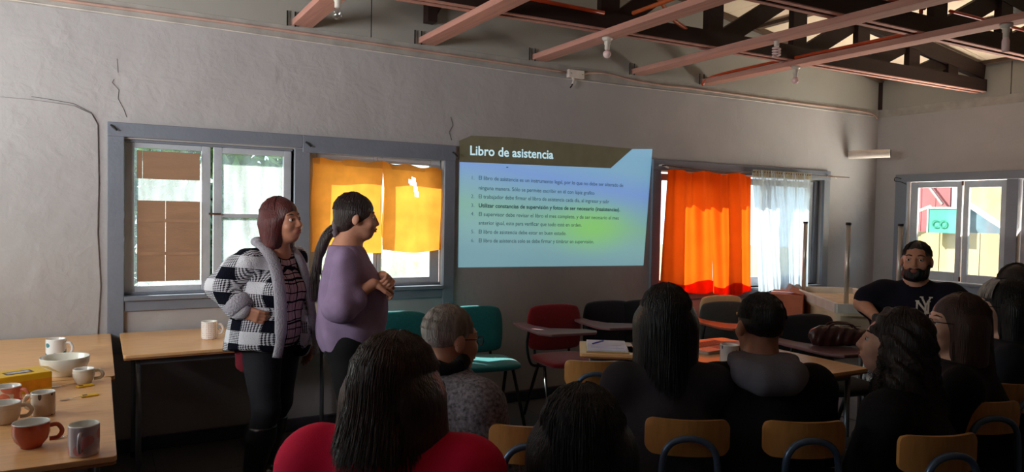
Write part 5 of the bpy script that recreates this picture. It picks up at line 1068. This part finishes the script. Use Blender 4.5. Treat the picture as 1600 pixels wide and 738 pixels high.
# --- 12 bearded man in the dark T-shirt
J = seated(1.222, .06, .175, armr=((.28, .12, .95), (.17, .34, .885)), arml=((-.28, .14, .93), (-.10, .40, .875)))
m = make_person('large bearded person in a dark T-shirt with a white NY monogram', -3.0, -2.26, -118, J, SK1, female=False, hrot=(-4, 2, 0), k=1.0, girth=1.22, hands={'r': ((-.55, .8, .1), (-.3, 0, -1), 40), 'l': ((.7, .7, .05), (0, 0, -1), 30)}, fineh=.006)
face(m.root, m.J['head'], m.R, 1.03); M_tee = mat('dark_navy_jersey', (30, 28, 40), rough=.9, var=.1, scale=15, bump=.15, bscale=300, spec=.1)
TP = m.tor+[cap(J['shr'], np.array(J['shr'])*.35+np.array(J['elr'])*.65, .088, .080, .04), cap(J['shl'], np.array(J['shl'])*.35+np.array(J['ell'])*.65, .088, .080, .04), ell((0, .05, .80), (.21, .18, .19), .08)]
tee = garment(m, 't_shirt', TP, M_tee, .014, [((0, 0, 1), 1.125), ((0, 0, -1), -.52)], fold=.006, ff=14, res=.010, seed=20, subs=[cap((0, .12, 1.14), (0, .04, 1.16), .068, .072, .01)])
garment(m, 'trousers', m.legs+[m.tor[0]], M_denim, .012, [((0, 0, -1), -.085), ((0, 0, 1), .6)], res=.014, fold=.003)
h, R = m.h, m.R; E = lambda c, q, kk=.02: ell(h(c), np.array(q)*1.03, kk, R)
link('beard', sdf_mesh('beard', [E((0, .042, -.070), (.060, .060, .050)), E((0, .07, -.088), (.036, .036, .030)), cap(h((-.062, .01, -.03)), h((-.045, .05, -.08)), .016, .022), cap(h((.062, .01, -.03)), h((.045, .05, -.08)), .016, .022), cap(h((-.022, .098, -.040)), h((.022, .098, -.040)), .006)], .006, disp=folds(.0015, 200, 3), subs=[E((0, .105, -.055), (.020, .02, .008), .004), E((0, .08, -.005), (.065, .06, .036), .01)]), H_blk, m.root)
hair(m, H_blk, .08, .0, n=800, seed=14, r=.0014, faceopen=80, label='short black hair')
# monogram laid onto the jersey
bv = BVHTree.FromPolygons([v.co.copy() for v in tee.data.vertices], [tuple(p.vertices) for p in tee.data.polygons])
def mono(polys, name):
    mb = MB()
    for a, b, w in polys:
        a = np.array(a, float); b = np.array(b, float); d = (b-a)/np.linalg.norm(b-a); n = np.array((-d[1], d[0])); K = 6; V = []
        for i in range(K+1):
            for s in (-1, 1):
                p = a+(b-a)*i/K+n*s*w/2; p = p*.84; px = -.055-p[0]; pz = .965+p[1]; hit = bv.ray_cast(Vector((px, .6, pz)), Vector((0, -1, 0))); yy = hit[0].y if hit[0] else .15; V.append((px, yy+.003, pz))
        mb.add(V, [(2*i, 2*i+1, 2*i+3, 2*i+2) for i in range(K)])
    return build(name, mb, mat('white_embroidery', (226, 222, 214), rough=.8), m.root)
mono([((-.048, -.045), (-.048, .035), .012), ((-.048, .035), (.020, -.045), .013), ((.020, -.045), (.020, .035), .012), ((-.060, .035), (-.036, .035), .008), ((-.060, -.045), (-.036, -.045), .008), ((.010, .035), (.032, .035), .008),
      ((-.022, .062), (.004, .008), .012), ((.032, .062), (.004, .008), .010), ((.004, .008), (.004, -.062), .012), ((-.034, .062), (-.012, .062), .008), ((.020, .062), (.044, .062), .008), ((-.008, -.062), (.018, -.062), .008)], 'monogram')
